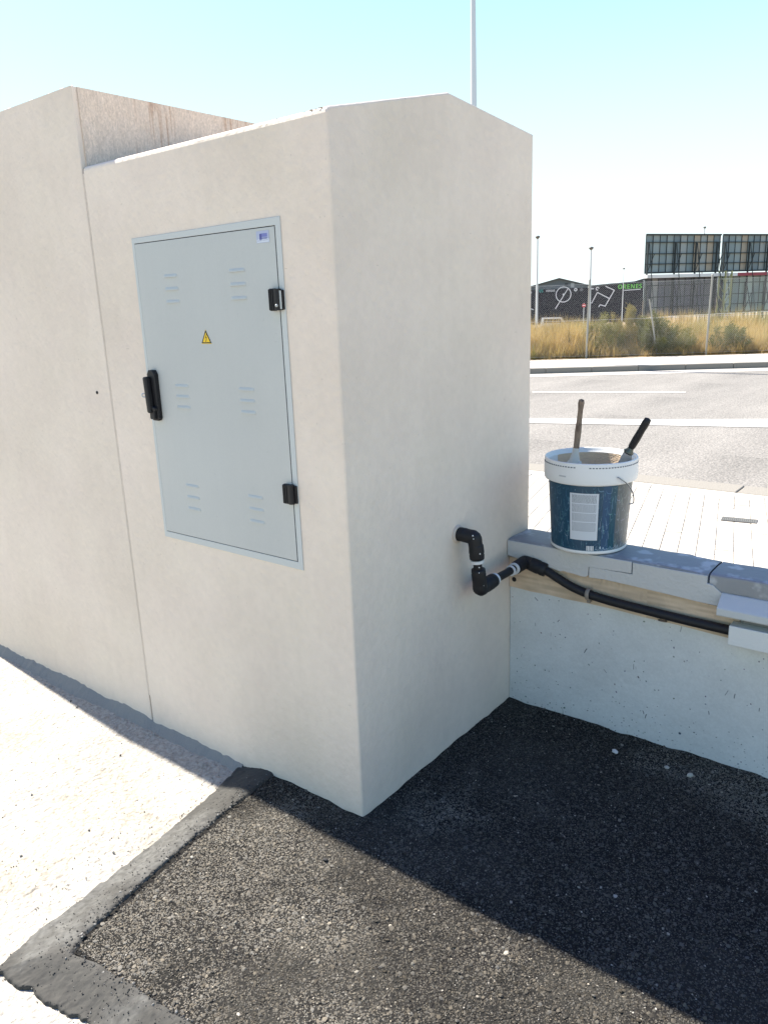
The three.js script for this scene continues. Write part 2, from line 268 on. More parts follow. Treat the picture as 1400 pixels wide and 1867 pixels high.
{
  const x0 = -0.792, x1 = -0.193, y0 = 0.760, y1 = 1.6555;
  const o = new THREE.Shape([[x0 - 0.013, y0 - 0.020], [x1 + 0.019, y0 - 0.022], [x1 + 0.019, y1 + 0.020], [x0 - 0.012, y1 + 0.015]].map((p) => new THREE.Vector2(...p)));
  o.holes.push(new THREE.Path([[x0 - 0.0015, y0 - 0.0015], [x1 + 0.0015, y0 - 0.0015], [x1 + 0.0015, y1 + 0.0015], [x0 - 0.0015, y1 + 0.0015]].map((p) => new THREE.Vector2(...p))));
  const fg = new THREE.ExtrudeGeometry(o, { depth: 0.0015, bevelEnabled: true, bevelSize: 0.0008, bevelThickness: 0.0008, bevelSegments: 1 }); fg.translate(0, 0, 0.0006);
  mesh('door_frame', boxUV(fg, 1), frameM, cab);
  mesh('dark_gap_sheet', new THREE.PlaneGeometry(x1 - x0 + 0.004, y1 - y0 + 0.004).translate((x0 + x1) / 2, (y0 + y1) / 2, 0.0009), tyreAndGapM, cab);  // black sheet behind the door, paints the shade in the gap round it
  const door = mesh('door', boxUV(box(x1 - x0 - 0.003, y1 - y0 - 0.003, 0.0026, (x0 + x1) / 2, (y0 + y1) / 2, 0.0026, 0.0008), 1), doorM, cab);
  door.userData.label = 'grey painted steel door with pressed louvres';
  // pressed louvres: hood swells out downward, open underneath
  const lg = (() => {
    const W = 0.033, h = 0.010, d = 0.0038;
    const a = grid(24, 8, (u, v) => { const q = 2 * u - 1, e = Math.sqrt(Math.max(0, 1 - Math.pow(Math.abs(q), 5))); return [q * W, h / 2 - h * v, 0.0034 + d * e * Math.sin(v * Math.PI / 2)]; });
    const b = grid(24, 3, (u, v) => { const q = 2 * u - 1, e = Math.sqrt(Math.max(0, 1 - Math.pow(Math.abs(q), 5))); return [q * W, -h / 2 + 0.0035 * v, 0.0034 + d * e * (1 - v) * (1 - 0.1)]; });
    return merge([a, b]);
  })();
  for (const cx of [-0.634, -0.347]) for (const cy of [1.557, 1.521, 1.485, 1.240, 1.208, 1.176, 0.931, 0.894, 0.857]) { const l = mesh('louvre', lg, doorM, door); l.position.set(cx, cy, 0); }
  // swing handle with lock ring
  const hb = plate([[-0.016, -0.068], [-0.010, -0.074], [0.010, -0.074], [0.016, -0.068], [0.016, 0.066], [0.009, 0.076], [-0.009, 0.076], [-0.016, 0.066]], 0.012, 0.003); hb.translate(0, 0, 0.010);
  const lever = new RoundedBoxGeometry(0.018, 0.112, 0.020, 3, 0.006); lever.rotateZ(0.05); lever.translate(-0.007, 0.004, 0.034);
  const latch = new RoundedBoxGeometry(0.038, 0.012, 0.014, 2, 0.004); latch.rotateZ(-0.25); latch.translate(0.001, -0.036, 0.030);
  const foot = new RoundedBoxGeometry(0.024, 0.034, 0.022, 2, 0.004); foot.translate(-0.001, -0.055, 0.024);
  const hd = mesh('handle', [hb, lever, latch, foot], blackPlastic, door); hd.position.set(-0.764, 1.205, -0.006);
  const ring = new THREE.TorusGeometry(0.0055, 0.0022, 8, 20); ring.rotateY(0.9); const rm = mesh('lock_ring', ring, mat([0.55, 0.55, 0.56], 0.3, { metalness: 0.9 }), door); rm.position.set(-0.783, 1.208, 0.038);
  // hinges
  const hinge = (y, pinned) => {
    const leaf = box(0.022, 0.056, 0.012, -0.008, 0, 0.012, 0.003), rib = [0, 1, 2].map((i) => box(0.003, 0.052, 0.003, -0.016 + i * 0.006, 0, 0.0185, 0.001));
    const barrel = rod(V(0.009, -0.027, 0.012), V(0.009, 0.027, 0.012), 0.009, 0.009, 18), back = box(0.018, 0.05, 0.006, 0.016, -0.001, 0.006, 0.002);
    const h = mesh('hinge', [leaf, ...rib, barrel, back], blackPlastic, door); h.position.set(-0.199, y, 0);
    if (pinned) { const s = mesh('hinge_screw', [new THREE.SphereGeometry(0.004, 10, 8).translate(-0.186, y - 0.015, 0.022), rod(V(-0.180, y - 0.024, 0.012), V(-0.180, y + 0.022, 0.012), 0.003)], metalGrey, door); }
  };
  hinge(1.475, true); hinge(0.958, false);
  // warning triangle and maker's sticker: flat prints
  const cv = document.createElement('canvas'); cv.width = 256; cv.height = 256; const c = cv.getContext('2d');
  c.fillStyle = '#e6bf14'; c.fillRect(0, 0, 256, 256); c.strokeStyle = '#1c1a10'; c.lineWidth = 20; c.lineJoin = 'round'; c.beginPath(); c.moveTo(128, 28); c.lineTo(236, 238); c.lineTo(20, 238); c.closePath(); c.stroke();
  c.fillStyle = '#14120c'; c.beginPath(); c.moveTo(138, 84); c.lineTo(106, 158); c.lineTo(130, 152); c.lineTo(112, 206); c.lineTo(106, 200); c.lineTo(116, 226); c.lineTo(136, 206); c.lineTo(126, 206); c.lineTo(152, 136); c.lineTo(128, 142); c.lineTo(154, 84); c.closePath(); c.fill();
  const wt = new THREE.CanvasTexture(cv); wt.colorSpace = THREE.SRGBColorSpace;
  const tri = new THREE.BufferGeometry(); tri.setAttribute('position', new THREE.Float32BufferAttribute([-0.0225, -0.019, 0, 0.0225, -0.019, 0, 0, 0.021, 0], 3)); tri.setAttribute('uv', new THREE.Float32BufferAttribute([0, 0, 1, 0, 0.5, 1], 2)); tri.setIndex([0, 1, 2]); tri.computeVertexNormals();
  const w = mesh('warning_sign', tri, mat([1, 1, 1], 0.5, { map: wt }), door); w.position.set(-0.499, 1.382, 0.0046); w.userData.label = 'yellow high voltage triangle';
  const cs = document.createElement('canvas'); cs.width = 256; cs.height = 160; const k = cs.getContext('2d');
  k.fillStyle = '#a5adc6'; k.fillRect(0, 0, 256, 160); k.fillStyle = '#c6cdd8'; k.fillRect(6, 112, 244, 42); k.fillStyle = '#6d74b0'; k.fillRect(70, 34, 150, 50); k.fillStyle = '#474c8c'; k.fillRect(62, 40, 46, 78); k.fillRect(100, 92, 120, 8); k.fillRect(100, 106, 110, 6); k.fillStyle = '#7d84aa'; k.fillRect(16, 126, 90, 8); k.fillRect(120, 124, 110, 6);
  const st = new THREE.CanvasTexture(cs); st.colorSpace = THREE.SRGBColorSpace;
  const sk = mesh('sticker', new THREE.PlaneGeometry(0.047, 0.029), mat([1, 1, 1], 0.5, { map: st }), door); sk.position.set(-0.237, 1.632, 0.0046);
}

// ---------------------------------------------------------------- taller neighbour enclosure on the left
const HL = 2.128, XL = -2.68;
{
  const t = thing('tall_enclosure', 'taller beige rendered concrete enclosure standing left of the doored one', 'enclosure', [0, 0, 0]);
  const b = 0.004, g = new THREE.BoxGeometry(1, 1, 1);
  const s = new THREE.Shape([[b, -0.3], [b, HL - b], [1.15 - b, HL - b], [1.15 - b, -0.3]].map((p) => new THREE.Vector2(...p)));
  const e = new THREE.ExtrudeGeometry(s, { depth: -XL - L - 0.003 - 2 * b, bevelEnabled: true, bevelSize: b, bevelThickness: b, bevelSegments: 3 }); e.rotateY(Math.PI / 2); e.translate(XL + b, 0, 0);
  mesh('shell', boxUV(e, 1.7, 0.57, 0.21), wallM, t);
  mesh('bare_concrete_side', boxUV(box(0.004, 0.30, 1.115, -L - 0.0005, HL - 0.152, -0.575, 0), 0.8), rawM, t).userData.label = 'bare streaked concrete flank above the lower roof';
  // ragged render lip on the front top edge
  const lip = []; for (let i = 0; i < 300; i++) { const x = XL + 0.01 + (-L - XL - 0.015) * rnd(), n = fb(x * 9, 5, 3, 63), r = rr(0.003, 0.006) + 0.007 * n * rnd(), c = mergeVertices(new THREE.IcosahedronGeometry(r, 0).deleteAttribute('uv').deleteAttribute('normal')); const p = c.attributes.position; for (let k = 0; k < p.count; k++) p.setXYZ(k, p.getX(k) * rr(1, 2.4), p.getY(k) * rr(0.5, 1.05), p.getZ(k)); c.translate(x, HL - 0.002, -rr(0.006, 0.016)); c.computeVertexNormals(); lip.push(boxUV(c, 1.7)); }
  mesh('render_lip', lip, wallM, t).userData.kind = 'stuff';
  mesh('drill_hole', [new THREE.CylinderGeometry(0.0055, 0.0045, 0.004, 14).rotateX(Math.PI / 2).translate(-1.101, 1.201, 0.0002)], tyreAndGapM, t);
}

// ---------------------------------------------------------------- parapet wall
const wall = thing('parapet_wall', 'low white rendered parapet wall running right from the enclosure', 'wall');
const PX = 3.6;
const markTex = (() => { // white paint with black asphalt spatter, scuffs and scratches
  const cv = document.createElement('canvas'); cv.width = 2048; cv.height = 512; const c = cv.getContext('2d');
  const img = c.createImageData(2048, 512);
  for (let j = 0; j < 512; j++) for (let i = 0; i < 2048; i++) { const n = fb(i / 90, j / 90, 4, 301), g = fb(i / 4, j / 4, 2, 302), k = 0.95 + 0.08 * (n - 0.5) + 0.05 * (g - 0.5), q = (j * 2048 + i) * 4; img.data[q] = 213 * k; img.data[q + 1] = 215 * k; img.data[q + 2] = 214 * k; img.data[q + 3] = 255; }
  c.putImageData(img, 0, 0);
  for (let i = 0; i < 520; i++) { // spatter: more of it low down, as thrown up by the paving work
    const x = rnd() * 2048, y = 512 - Math.pow(rnd(), 1.7) * 480, r = rr(0.5, 1.8) * (rnd() < 0.07 ? 1.9 : 1);
    c.fillStyle = `rgba(${30 + rnd() * 40 | 0},${36 + rnd() * 40 | 0},${44 + rnd() * 40 | 0},${rr(0.5, 1)})`; c.beginPath(); c.ellipse(x, y, r, r * rr(0.6, 1.8), rnd() * 3, 0, 7); c.fill();
  }
  for (let i = 0; i < 100; i++) { const x = rnd() * 2048, y = 512 - Math.pow(rnd(), 1.6) * 440, a = rnd() < 0.75 ? rr(1.2, 1.9) : rr(0.3, 2.6), l = rr(4, 18); c.strokeStyle = `rgba(40,46,52,${rr(0.25, 0.8)})`; c.lineWidth = rr(0.7, 2.4); c.beginPath(); c.moveTo(x, y); c.quadraticCurveTo(x + Math.cos(a) * l * 0.5 + rr(-3, 3), y + Math.sin(a) * l * 0.5, x + Math.cos(a) * l, y + Math.sin(a) * l); c.stroke(); }
  for (let i = 0; i < 900; i++) { const x = rnd() * 2048, y = 512 - Math.pow(rnd(), 4) * 120, r = rr(0.6, 2.4); c.fillStyle = `rgba(36,42,46,${rr(0.2, 0.8)})`; c.fillRect(x, y, r * rr(0.6, 2), r); }
  const t = new THREE.CanvasTexture(cv); t.colorSpace = THREE.SRGBColorSpace; t.wrapS = THREE.RepeatWrapping; return t;
})();
const parBump = wallBump.clone(); parBump.repeat.set(1.41, 0.376); parBump.needsUpdate = true;
const bodyM = mat([1, 1, 1], 0.7, { map: markTex, bumpMap: parBump, bumpScale: 0.002 });
const copeM = (() => { const m = tex(512, (u, v) => { const n = fbm(u, v, 6, 5, 311), s = sm(0.52, 0.76, fbm(u, v, 22, 4, 312)), k = 0.8 + 0.4 * n; return [0.27 * k + 0.2 * s, 0.275 * k + 0.2 * s, 0.28 * k + 0.2 * s]; }, true); return mat([1, 1, 1], 0.55, { map: m, bumpMap: paveBump, bumpScale: 0.002 }); })();
const copeFaceM = mat([0.52, 0.515, 0.50], 0.75, { bumpMap: wallBump, bumpScale: 0.003 });
{
  // body with uv laid out along its inner face
  const bg = strip(box(PX - 0.001, 0.96, 0.14, PX / 2 + 0.0015, 0.13, -0.933, 0)), p = bg.attributes.position, uv = bg.attributes.uv;
  for (let i = 0; i < p.count; i++) uv.setXY(i, (p.getX(i) + 0.1) / 2.4, 0.03 + p.getY(i) / 0.64);
  mesh('body', bg, bodyM, wall);
  // coping in two lengths with an open joint, underside rising toward the enclosure
  const cope = (a, b) => {
    const lo = (x) => x < 0.735 ? 0.572 - 0.05 * x : 0.535;
    const e = 0.003, g = grid(Math.max(6, Math.round((b - a) * 40)), 14, (u, v) => {
      const x = a + (b - a) * u, loop = [[lo(x), -0.90], [lo(x), -0.848], [lo(x) + e, -0.845], [0.60, -0.846], [0.629, -0.847], [0.634, -0.852], [0.636, -0.87], [0.6365, -0.93], [0.636, -0.985], [0.633, -1.0 - (x < 0.6 ? 0.008 : -0.012)], [0.628, -1.004 - (x < 0.6 ? 0.008 : -0.012)], [0.56, -1.0], [lo(x), -0.99], [lo(x), -0.95], [lo(x), -0.90]];
      const q = loop[Math.round(v * 14)]; return [x, q[0] + 0.005 * (fb(x * 12, v * 8, 2, 321) - 0.5), q[1] + 0.009 * (fb(x * 9, v * 5, 3, 322) - 0.5)];
    });
    return boxUV(g, 0.9);
  };
  mesh('coping', cope(0.002, 0.684), copeM, wall); mesh('coping', cope(0.689, PX), copeM, wall);
  // patch of render over the coping face with a cracked lower edge
  const crack = [[0.004, 0.579], [0.03, 0.575], [0.055, 0.570], [0.075, 0.574], [0.09, 0.572], [0.115, 0.566], [0.14, 0.5635], [0.165, 0.562], [0.19, 0.5575], [0.205, 0.555], [0.217, 0.5585], [0.235, 0.556], [0.255, 0.5555], [0.27, 0.553], [0.285, 0.5515], [0.297, 0.553], [0.304, 0.558], [0.305, 0.575], [0.306, 0.59]];
  mesh('render_patch', boxUV(plate([...crack, [0.45, 0.594], [0.45, 0.631], [0.004, 0.631]], 0.0032, 0.0008).translate(0, 0, -0.8445), 0.9), copeFaceM, wall);
  mesh('render_patch', boxUV(plate([[0.310, 0.5885], [0.310, 0.553], [0.36, 0.556], [0.45, 0.553], [0.56, 0.548], [0.66, 0.543], [0.73, 0.541], [0.735, 0.575], [0.70, 0.602], [0.682, 0.606], [0.682, 0.628], [0.455, 0.629], [0.455, 0.590]], 0.003, 0.0008).translate(0, 0, -0.8445), 0.9), copeFaceM, wall);
  // bare tan bed where the duct lid is missing
  const tanMap = tex(256, (u, v) => { const n = fbm(u, v, 6, 5, 331), k = 0.75 + 0.5 * n; const l = vnoise(u * 6, v * 60, 0, 332); const q = k * (0.85 + 0.3 * l); return [0.56 * q, 0.44 * q, 0.32 * q]; }, true);
  const bed = plate([[0.003, 0.456], [0.03, 0.455], [0.09, 0.452], [0.15, 0.4545], [0.22, 0.452], [0.31, 0.4535], [0.40, 0.452], [0.50, 0.447], [0.60, 0.446], [0.70, 0.441], [0.78, 0.438], [0.78, 0.545], [0.5, 0.56], [0.003, 0.585]], 0.004, 0.001); bed.translate(0, 0, -0.8622);
  mesh('mortar_bed', boxUV(bed, 0.5), mat([1, 1, 1], 0.95, { map: tanMap, bumpMap: rawBump, bumpScale: 0.004 }), wall);
  mesh('bed_hole', new THREE.CylinderGeometry(0.009, 0.007, 0.003, 14).rotateX(Math.PI / 2).translate(0.022, 0.485, -0.8565), tyreAndGapM, wall);
}
{ // cable duct that starts on the right: projecting ledge over a white lid
  const t = thing('cable_duct', 'white cable duct with grey ledge fixed along the parapet wall', 'cable duct');
  const led = plate([[0, 0.540], [0.046, 0.529], [0.046, 0.548], [0.040, 0.5535], [0, 0.580]], PX - 0.73, 0.0015); led.rotateY(-Math.PI / 2); led.scale(-1, 1, 1);
  const p = led.attributes.position; const g2 = new THREE.BufferGeometry();
  { // profile given as [out from wall, y]; run it along x
    const prof = [[0, 0.536], [0.044, 0.528], [0.046, 0.531], [0.046, 0.549], [0.043, 0.5525], [0.004, 0.582], [0, 0.583]];
    const s = new THREE.Shape(prof.map(([o, y]) => new THREE.Vector2(-o, y))), e = new THREE.ExtrudeGeometry(s, { depth: PX - 0.728, bevelEnabled: true, bevelSize: 0.001, bevelThickness: 0.001, bevelSegments: 1 });
    e.rotateY(Math.PI / 2); e.translate(0.728, 0, -0.8445);
    mesh('ledge', boxUV(e, 0.9), mat([0.50, 0.52, 0.52], 0.45, { bumpMap: wallBump, bumpScale: 0.001 }), t);
  }
  mesh('lid', boxUV(box(PX - 0.762, 0.062, 0.046, 0.762 + (PX - 0.762) / 2, 0.468, -0.832, 0.003), 0.9), mat([0.66, 0.67, 0.66], 0.5, { bumpMap: wallBump, bumpScale: 0.001 }), t);
  mesh('backing', boxUV(box(PX - 0.79, 0.05, 0.012, 0.79 + (PX - 0.79) / 2, 0.515, -0.851, 0.001), 0.9), mat([0.2, 0.2, 0.19], 0.8), t);
}
{ // black water pipe with compression elbows
  const t = thing('black_pipe', 'black plastic pipe with elbow fittings leaving the enclosure and following the parapet', 'pipe');
  const a0 = V(0.0, 0.737, -0.522), a1 = V(0.078, 0.730, -0.528), b1 = V(0.078, 0.545, -0.545), c1 = V(0.076, 0.560, -0.822), d1 = V(0.135, 0.560, -0.826);
  mesh('pipe_run', [tube([V(0.066, 0.70, -0.53), V(0.067, 0.65, -0.534), V(0.068, 0.59, -0.542)], 0.0138, 12), tube([V(0.069, 0.563, -0.58), V(0.072, 0.562, -0.70), V(0.074, 0.565, -0.79)], 0.0138, 12),
    tube([V(0.115, 0.562, -0.829), V(0.16, 0.550, -0.831), V(0.20, 0.532, -0.832), V(0.25, 0.511, -0.834), V(0.31, 0.495, -0.837), V(0.38, 0.486, -0.839), V(0.50, 0.4795, -0.8395), V(0.64, 0.474, -0.8395), V(0.80, 0.471, -0.8395)], 0.0148, 90, 16)], blackPlastic, t);
  const nut = (a, b, r0, r = r0 * 0.86) => turned(a, b, [[0, r * 0.62], [0.02, r * 0.9], [0.1, r], [0.55, r * 1.04], [0.62, r * 0.94], [0.7, r * 1.02], [0.95, r * 0.98], [1, r * 0.62]], 22);
  const elbow = (p, q, s, r0, r = r0 * 0.86) => [tube([p, p.clone().lerp(q, 0.55), q, q.clone().lerp(s, 0.45), s], r, 24, 16)];
  mesh('elbow', [nut(a0, V(0.034, 0.739, -0.524), 0.0255), ...elbow(V(0.02, 0.738, -0.523), V(0.060, 0.733, -0.527), V(0.066, 0.692, -0.530), 0.0265), nut(V(0.065, 0.712, -0.529), V(0.0665, 0.660, -0.5335), 0.0275)], blackPlastic, t);
  mesh('elbow', [nut(V(0.068, 0.588, -0.542), V(0.0675, 0.628, -0.538), 0.0265), ...elbow(V(0.068, 0.600, -0.541), V(0.068, 0.556, -0.549), V(0.069, 0.562, -0.598), 0.0275), nut(V(0.069, 0.557, -0.572), V(0.070, 0.562, -0.632), 0.0275)], blackPlastic, t);
  mesh('elbow', [nut(V(0.074, 0.562, -0.765), V(0.074, 0.565, -0.803), 0.0255), ...elbow(V(0.074, 0.564, -0.785), V(0.077, 0.567, -0.831), V(0.122, 0.563, -0.830), 0.0265), nut(V(0.098, 0.566, -0.829), V(0.160, 0.551, -0.831), 0.0275)], blackPlastic, t);
  const ringM = mat([0.62, 0.63, 0.64], 0.5);
  const band = (a, b, r) => mesh('white_ring', rod(a, b, r, r, 20), ringM, t);
  band(V(0.0665, 0.660, -0.5335), V(0.0667, 0.650, -0.5345), 0.0215); band(V(0.070, 0.562, -0.631), V(0.070, 0.5625, -0.641), 0.0205); band(V(0.0735, 0.5625, -0.757), V(0.0735, 0.563, -0.765), 0.0205); band(V(0.073, 0.562, -0.735), V(0.073, 0.5622, -0.742), 0.0185);
  mesh('wall_collar', [new THREE.TorusGeometry(0.024, 0.006, 8, 24).rotateY(Math.PI / 2).translate(0.002, 0.737, -0.522)], wallM, t);
  // white print dots and paint specks on the fittings
  const dots = []; for (const [x, y, z, r] of [[0.068, 0.746, -0.506, 0.0024], [0.071, 0.736, -0.505, 0.0018], [0.0855, 0.686, -0.519, 0.0026], [0.078, 0.637, -0.5265, 0.002], [0.081, 0.621, -0.521, 0.0018], [0.088, 0.575, -0.536, 0.0018]]) dots.push(new THREE.SphereGeometry(r, 8, 6).translate(x, y, z));
  mesh('paint_specks', dots, mat([0.8, 0.8, 0.78], 0.5), t).userData.kind = 'stuff';
  const clip = (x, y) => mesh('pipe_clip', [new THREE.TorusGeometry(0.0175, 0.003, 8, 24).rotateY(Math.PI / 2).scale(2.4, 1, 1).translate(x, y, -0.836), box(0.012, 0.012, 0.02, x, y - 0.026, -0.845, 0.002)], mat([0.22, 0.19, 0.16], 0.6), t);
  clip(0.312, 0.4955); 
  mesh('pipe_clip', [new THREE.TorusGeometry(0.011, 0.003, 8, 20).rotateX(1.2).translate(0.556, 0.452, -0.848)], mat([0.14, 0.10, 0.08], 0.7), t);
}

// ---------------------------------------------------------------- paint bucket and its tools
{
  const B = [0.262, 0.6375, -0.935], t = thing('paint_bucket', 'scuffed dark blue paint bucket with white rim standing on the parapet wall', 'bucket', B);
  const cv = document.createElement('canvas'); cv.width = 2048; cv.height = 512; const c = cv.getContext('2d');
  c.fillStyle = '#0d3f58'; c.fillRect(0, 0, 2048, 512);
  // print: blue ground, lighter petrol fields, grey field beside the label
  const U = (deg) => ((deg / 360) % 1 + 1) % 1 * 2048;
  c.fillStyle = '#15485a'; c.fillRect(U(200), 0, 300, 512); c.fillStyle = '#565e60'; c.fillRect(1250, 0, 320, 512); c.fillStyle = '#0f4468'; c.fillRect(1130, 0, 60, 512);
  for (let i = 0; i < 3600; i++) { const x = rnd() * 2048, y = 512 - Math.pow(rnd(), 1.3) * 505, a = rr(0.08, 0.55); c.strokeStyle = `rgba(${150 + rnd() * 70 | 0},${175 + rnd() * 50 | 0},${185 + rnd() * 50 | 0},${a})`; c.lineWidth = rr(0.8, 3.4); const l = rr(5, 46), d = rnd() < 0.7 ? rr(1.2, 1.9) : rr(-0.5, 0.6); c.beginPath(); c.moveTo(x, y); c.quadraticCurveTo(x + rr(-8, 8), y + l * 0.4, x + Math.cos(d) * l, y + Math.sin(d) * l); c.stroke(); }
  for (let i = 0; i < 420; i++) { const x = rr(1080, 1560), y = rr(250, 505); c.fillStyle = `rgba(205,215,225,${rr(0.25, 0.85)})`; c.beginPath(); c.ellipse(x, y, rr(1.5, 7), rr(2, 14), rr(-0.5, 0.5), 0, 7); c.fill(); }
  for (let i = 0; i < 60; i++) { const x = rnd() * 2048, y = rr(30, 500); c.fillStyle = `rgba(200,212,222,${rr(0.2, 0.7)})`; c.beginPath(); c.ellipse(x, y, rr(1, 5), rr(1, 6), rnd() * 3, 0, 7); c.fill(); }
  const bt = new THREE.CanvasTexture(cv); bt.colorSpace = THREE.SRGBColorSpace; bt.wrapS = THREE.RepeatWrapping;
  const spin = 0.407 - Math.PI;
  const whiteP = new THREE.MeshPhysicalMaterial({ color: lin(0.74, 0.74, 0.73), roughness: 0.4 });
  const body = new THREE.LatheGeometry([[0.1235, 0.012], [0.124, 0.02], [0.1365, 0.235]].map((p) => new THREE.Vector2(...p)), 96);
  body.rotateY(spin); mesh('printed_wall', body, new THREE.MeshPhysicalMaterial({ roughness: 0.42, map: bt }), t);
  const shell = new THREE.LatheGeometry([[0, 0.003], [0.112, 0.003], [0.121, 0], [0.125, 0.003], [0.1255, 0.011], [0.1225, 0.0115], [0.134, 0.232], [0.144, 0.234], [0.148, 0.2355], [0.1500, 0.240], [0.1515, 0.262], [0.1500, 0.303], [0.148, 0.3075], [0.1445, 0.306], [0.1435, 0.298], [0.1405, 0.296], [0.137, 0.29], [0.128, 0.12]].map((p) => new THREE.Vector2(...p)), 96);
  mesh('tub', shell, whiteP, t);
  mesh('paint', new THREE.CylinderGeometry(0.1325, 0.13, 0.06, 64).translate(0, 0.165, 0), new THREE.MeshPhysicalMaterial({ color: lin(0.66, 0.52, 0.37), roughness: 0.3 }), t);
  mesh('paint_coat', new THREE.CylinderGeometry(0.1362, 0.1325, 0.098, 64, 1, true, 2.75, 1.75).translate(0, 0.243, 0), mat([0.62, 0.47, 0.33], 0.6, { side: THREE.DoubleSide, bumpMap: mortBump, bumpScale: 0.003 }), t);
  // dashed tear strip moulded under the rim
  const dash = []; for (let i = 0; i < 46; i++) { if (i > 17 && i < 22) continue; const a = 0.55 + i * 0.066, d = box(0.0058, 0.0032, 0.0016, 0, 0.2935, 0.1505, 0); d.rotateY(a - 1.6); dash.push(d); }
  mesh('tear_strip', dash, mat([0.12, 0.13, 0.16], 0.7), t).userData.kind = 'stuff';
  // label: a block of small print that cannot be read, and a pale box below
  const cl = document.createElement('canvas'); cl.width = 256; cl.height = 512; const k = cl.getContext('2d'); k.fillStyle = '#c9ced4'; k.fillRect(0, 0, 256, 512);
  let y = 18; for (const [n, a] of [[9, 0.72], [9, 0.55], [9, 0.5], [10, 0.5]]) { for (let i = 0; i < n; i++) { k.fillStyle = `rgba(62,68,76,${a})`; let x = 18; while (x < 236) { const w = rr(6, 26); k.fillRect(x, y, Math.min(w, 238 - x), 5); x += w + 4; } y += 10; } y += 10; }
  const lt = new THREE.CanvasTexture(cl); lt.colorSpace = THREE.SRGBColorSpace;
  const facing = Math.atan2(1.299 - B[0], 1.4652 - B[2]) - 0.13; // label sits a little left of the side turned to the corner
  const lw = 0.69, lab = new THREE.CylinderGeometry(0.1352, 0.1268, 0.158, 30, 1, true, facing - lw / 2, lw); lab.translate(0, 0.1285, 0);
  mesh('label', lab, mat([1, 1, 1], 0.55, { map: lt }), t);
  const ticks = []; for (let i = 0; i < 5; i++) { const g = box(0.0028, 0.016, 0.001, 0, 0.022, 0.1252, 0); g.rotateY(facing + 0.10 + i * 0.038); ticks.push(g); } mesh('print_ticks', ticks, mat([0.75, 0.76, 0.77], 0.5), t);
  const stamp = box(0.026, 0.0045, 0.001, 0, 0.262, 0.1513, 0); stamp.rotateY(facing - 0.48); mesh('rim_stamp', stamp, mat([0.45, 0.46, 0.48], 0.6), t);
  // wire bail hanging on the right
  const fr = facing + 0.72, px = Math.sin(fr), pz = Math.cos(fr), q = (r, a, h) => V(Math.sin(fr + a) * r, h, Math.cos(fr + a) * r);
  mesh('bail', [tube([q(0.1535, -0.02, 0.262), q(0.160, 0.02, 0.258), q(0.162, 0.2, 0.237), q(0.160, 0.38, 0.206), q(0.158, 0.47, 0.178), q(0.155, 0.48, 0.166), q(0.146, 0.42, 0.163)], 0.0021, 50, 8)], mat([0.35, 0.35, 0.36], 0.35, { metalness: 0.8 }), t);
}
{
  const t = thing('paintbrush', 'dirty paintbrush with wooden handle standing in the bucket', 'paintbrush', [0.212, 0.862, -0.925]);
  const wood = mat([1, 1, 1], 0.75, { map: tex(256, (u, v) => { const g = fbm(u, v, 8, 4, 341), p = sm(0.5, 0.62, fbm(u, v, 6, 4, 342)); return [0.16 + 0.12 * g - 0.10 * p, 0.12 + 0.08 * g - 0.08 * p, 0.09 + 0.05 * g - 0.06 * p]; }, true) });
  const g = turned(V(0, 0.085, 0), V(0.014, 0.268, -0.004), [[0, 0.0105], [0.15, 0.0095], [0.4, 0.0108], [0.62, 0.0088], [0.8, 0.0082], [0.93, 0.0105], [0.985, 0.0085], [1, 0.001]], 18); 
  mesh('handle', g, wood, t);
  mesh('neck', turned(V(-0.004, 0.052, 0), V(0.001, 0.105, 0), [[0, 0.021], [0.25, 0.017], [0.6, 0.0118], [1, 0.0105]], 20), mat([0.62, 0.58, 0.52], 0.7), t);
  const ferr = new RoundedBoxGeometry(0.05, 0.042, 0.02, 2, 0.007); ferr.translate(-0.004, 0.04, 0); mesh('ferrule', ferr, mat([0.58, 0.55, 0.50], 0.6), t);
  const br = []; for (let i = 0; i < 70; i++) { const x = rr(-0.023, 0.017), z = rr(-0.008, 0.008); br.push(rod(V(x, 0.022, z), V(x * 1.25 + rr(-0.003, 0.003), -0.05, z * 1.3), 0.0012, 0.0009, 5)); } mesh('bristles', br, mat([0.55, 0.44, 0.34], 0.9), t);
}
{
  const t = thing('paint_scraper', 'black handled metal paint scraper leaning in the bucket', 'scraper', [0.372, 0.90, -0.945]);
  const up = V(0.055, 0.105, 0).normalize(), at = (d) => V(0.008, 0.055, 0).add(up.clone().multiplyScalar(d));
  mesh('handle', turned(at(0.025), at(0.138), [[0, 0.009], [0.06, 0.0115], [0.3, 0.0125], [0.6, 0.0115], [0.85, 0.0125], [0.97, 0.0105], [1, 0.002]], 20), blackPlastic, t);
  mesh('bolster', [turned(at(0.004), at(0.027), [[0, 0.004], [0.1, 0.015], [0.35, 0.017], [0.6, 0.012], [1, 0.009]], 16)], mat([0.10, 0.11, 0.10], 0.4, { metalness: 0.7 }), t);
  const bl = plate([[-0.014, 0], [0.014, 0], [0.028, -0.085], [-0.028, -0.085]], 0.0016); bl.rotateY(0.5); bl.rotateZ(-0.25); bl.translate(0.010, 0.062, 0); mesh('blade', bl, mat([0.55, 0.56, 0.56], 0.3, { metalness: 0.85 }), t);
}
pebble(0.46, 0.0, -0.745, 0.0085, [0.62, 0.60, 0.57], 'white pebble on the asphalt, nearest the paint bucket');
pebble(0.628, 0.0, -0.752, 0.0075, [0.40, 0.38, 0.34], 'grey pebble in the middle of three along the parapet foot');
pebble(0.70, 0.0, -0.75, 0.0095, [0.42, 0.40, 0.35], 'largest grey pebble on the asphalt, rightmost along the parapet foot');
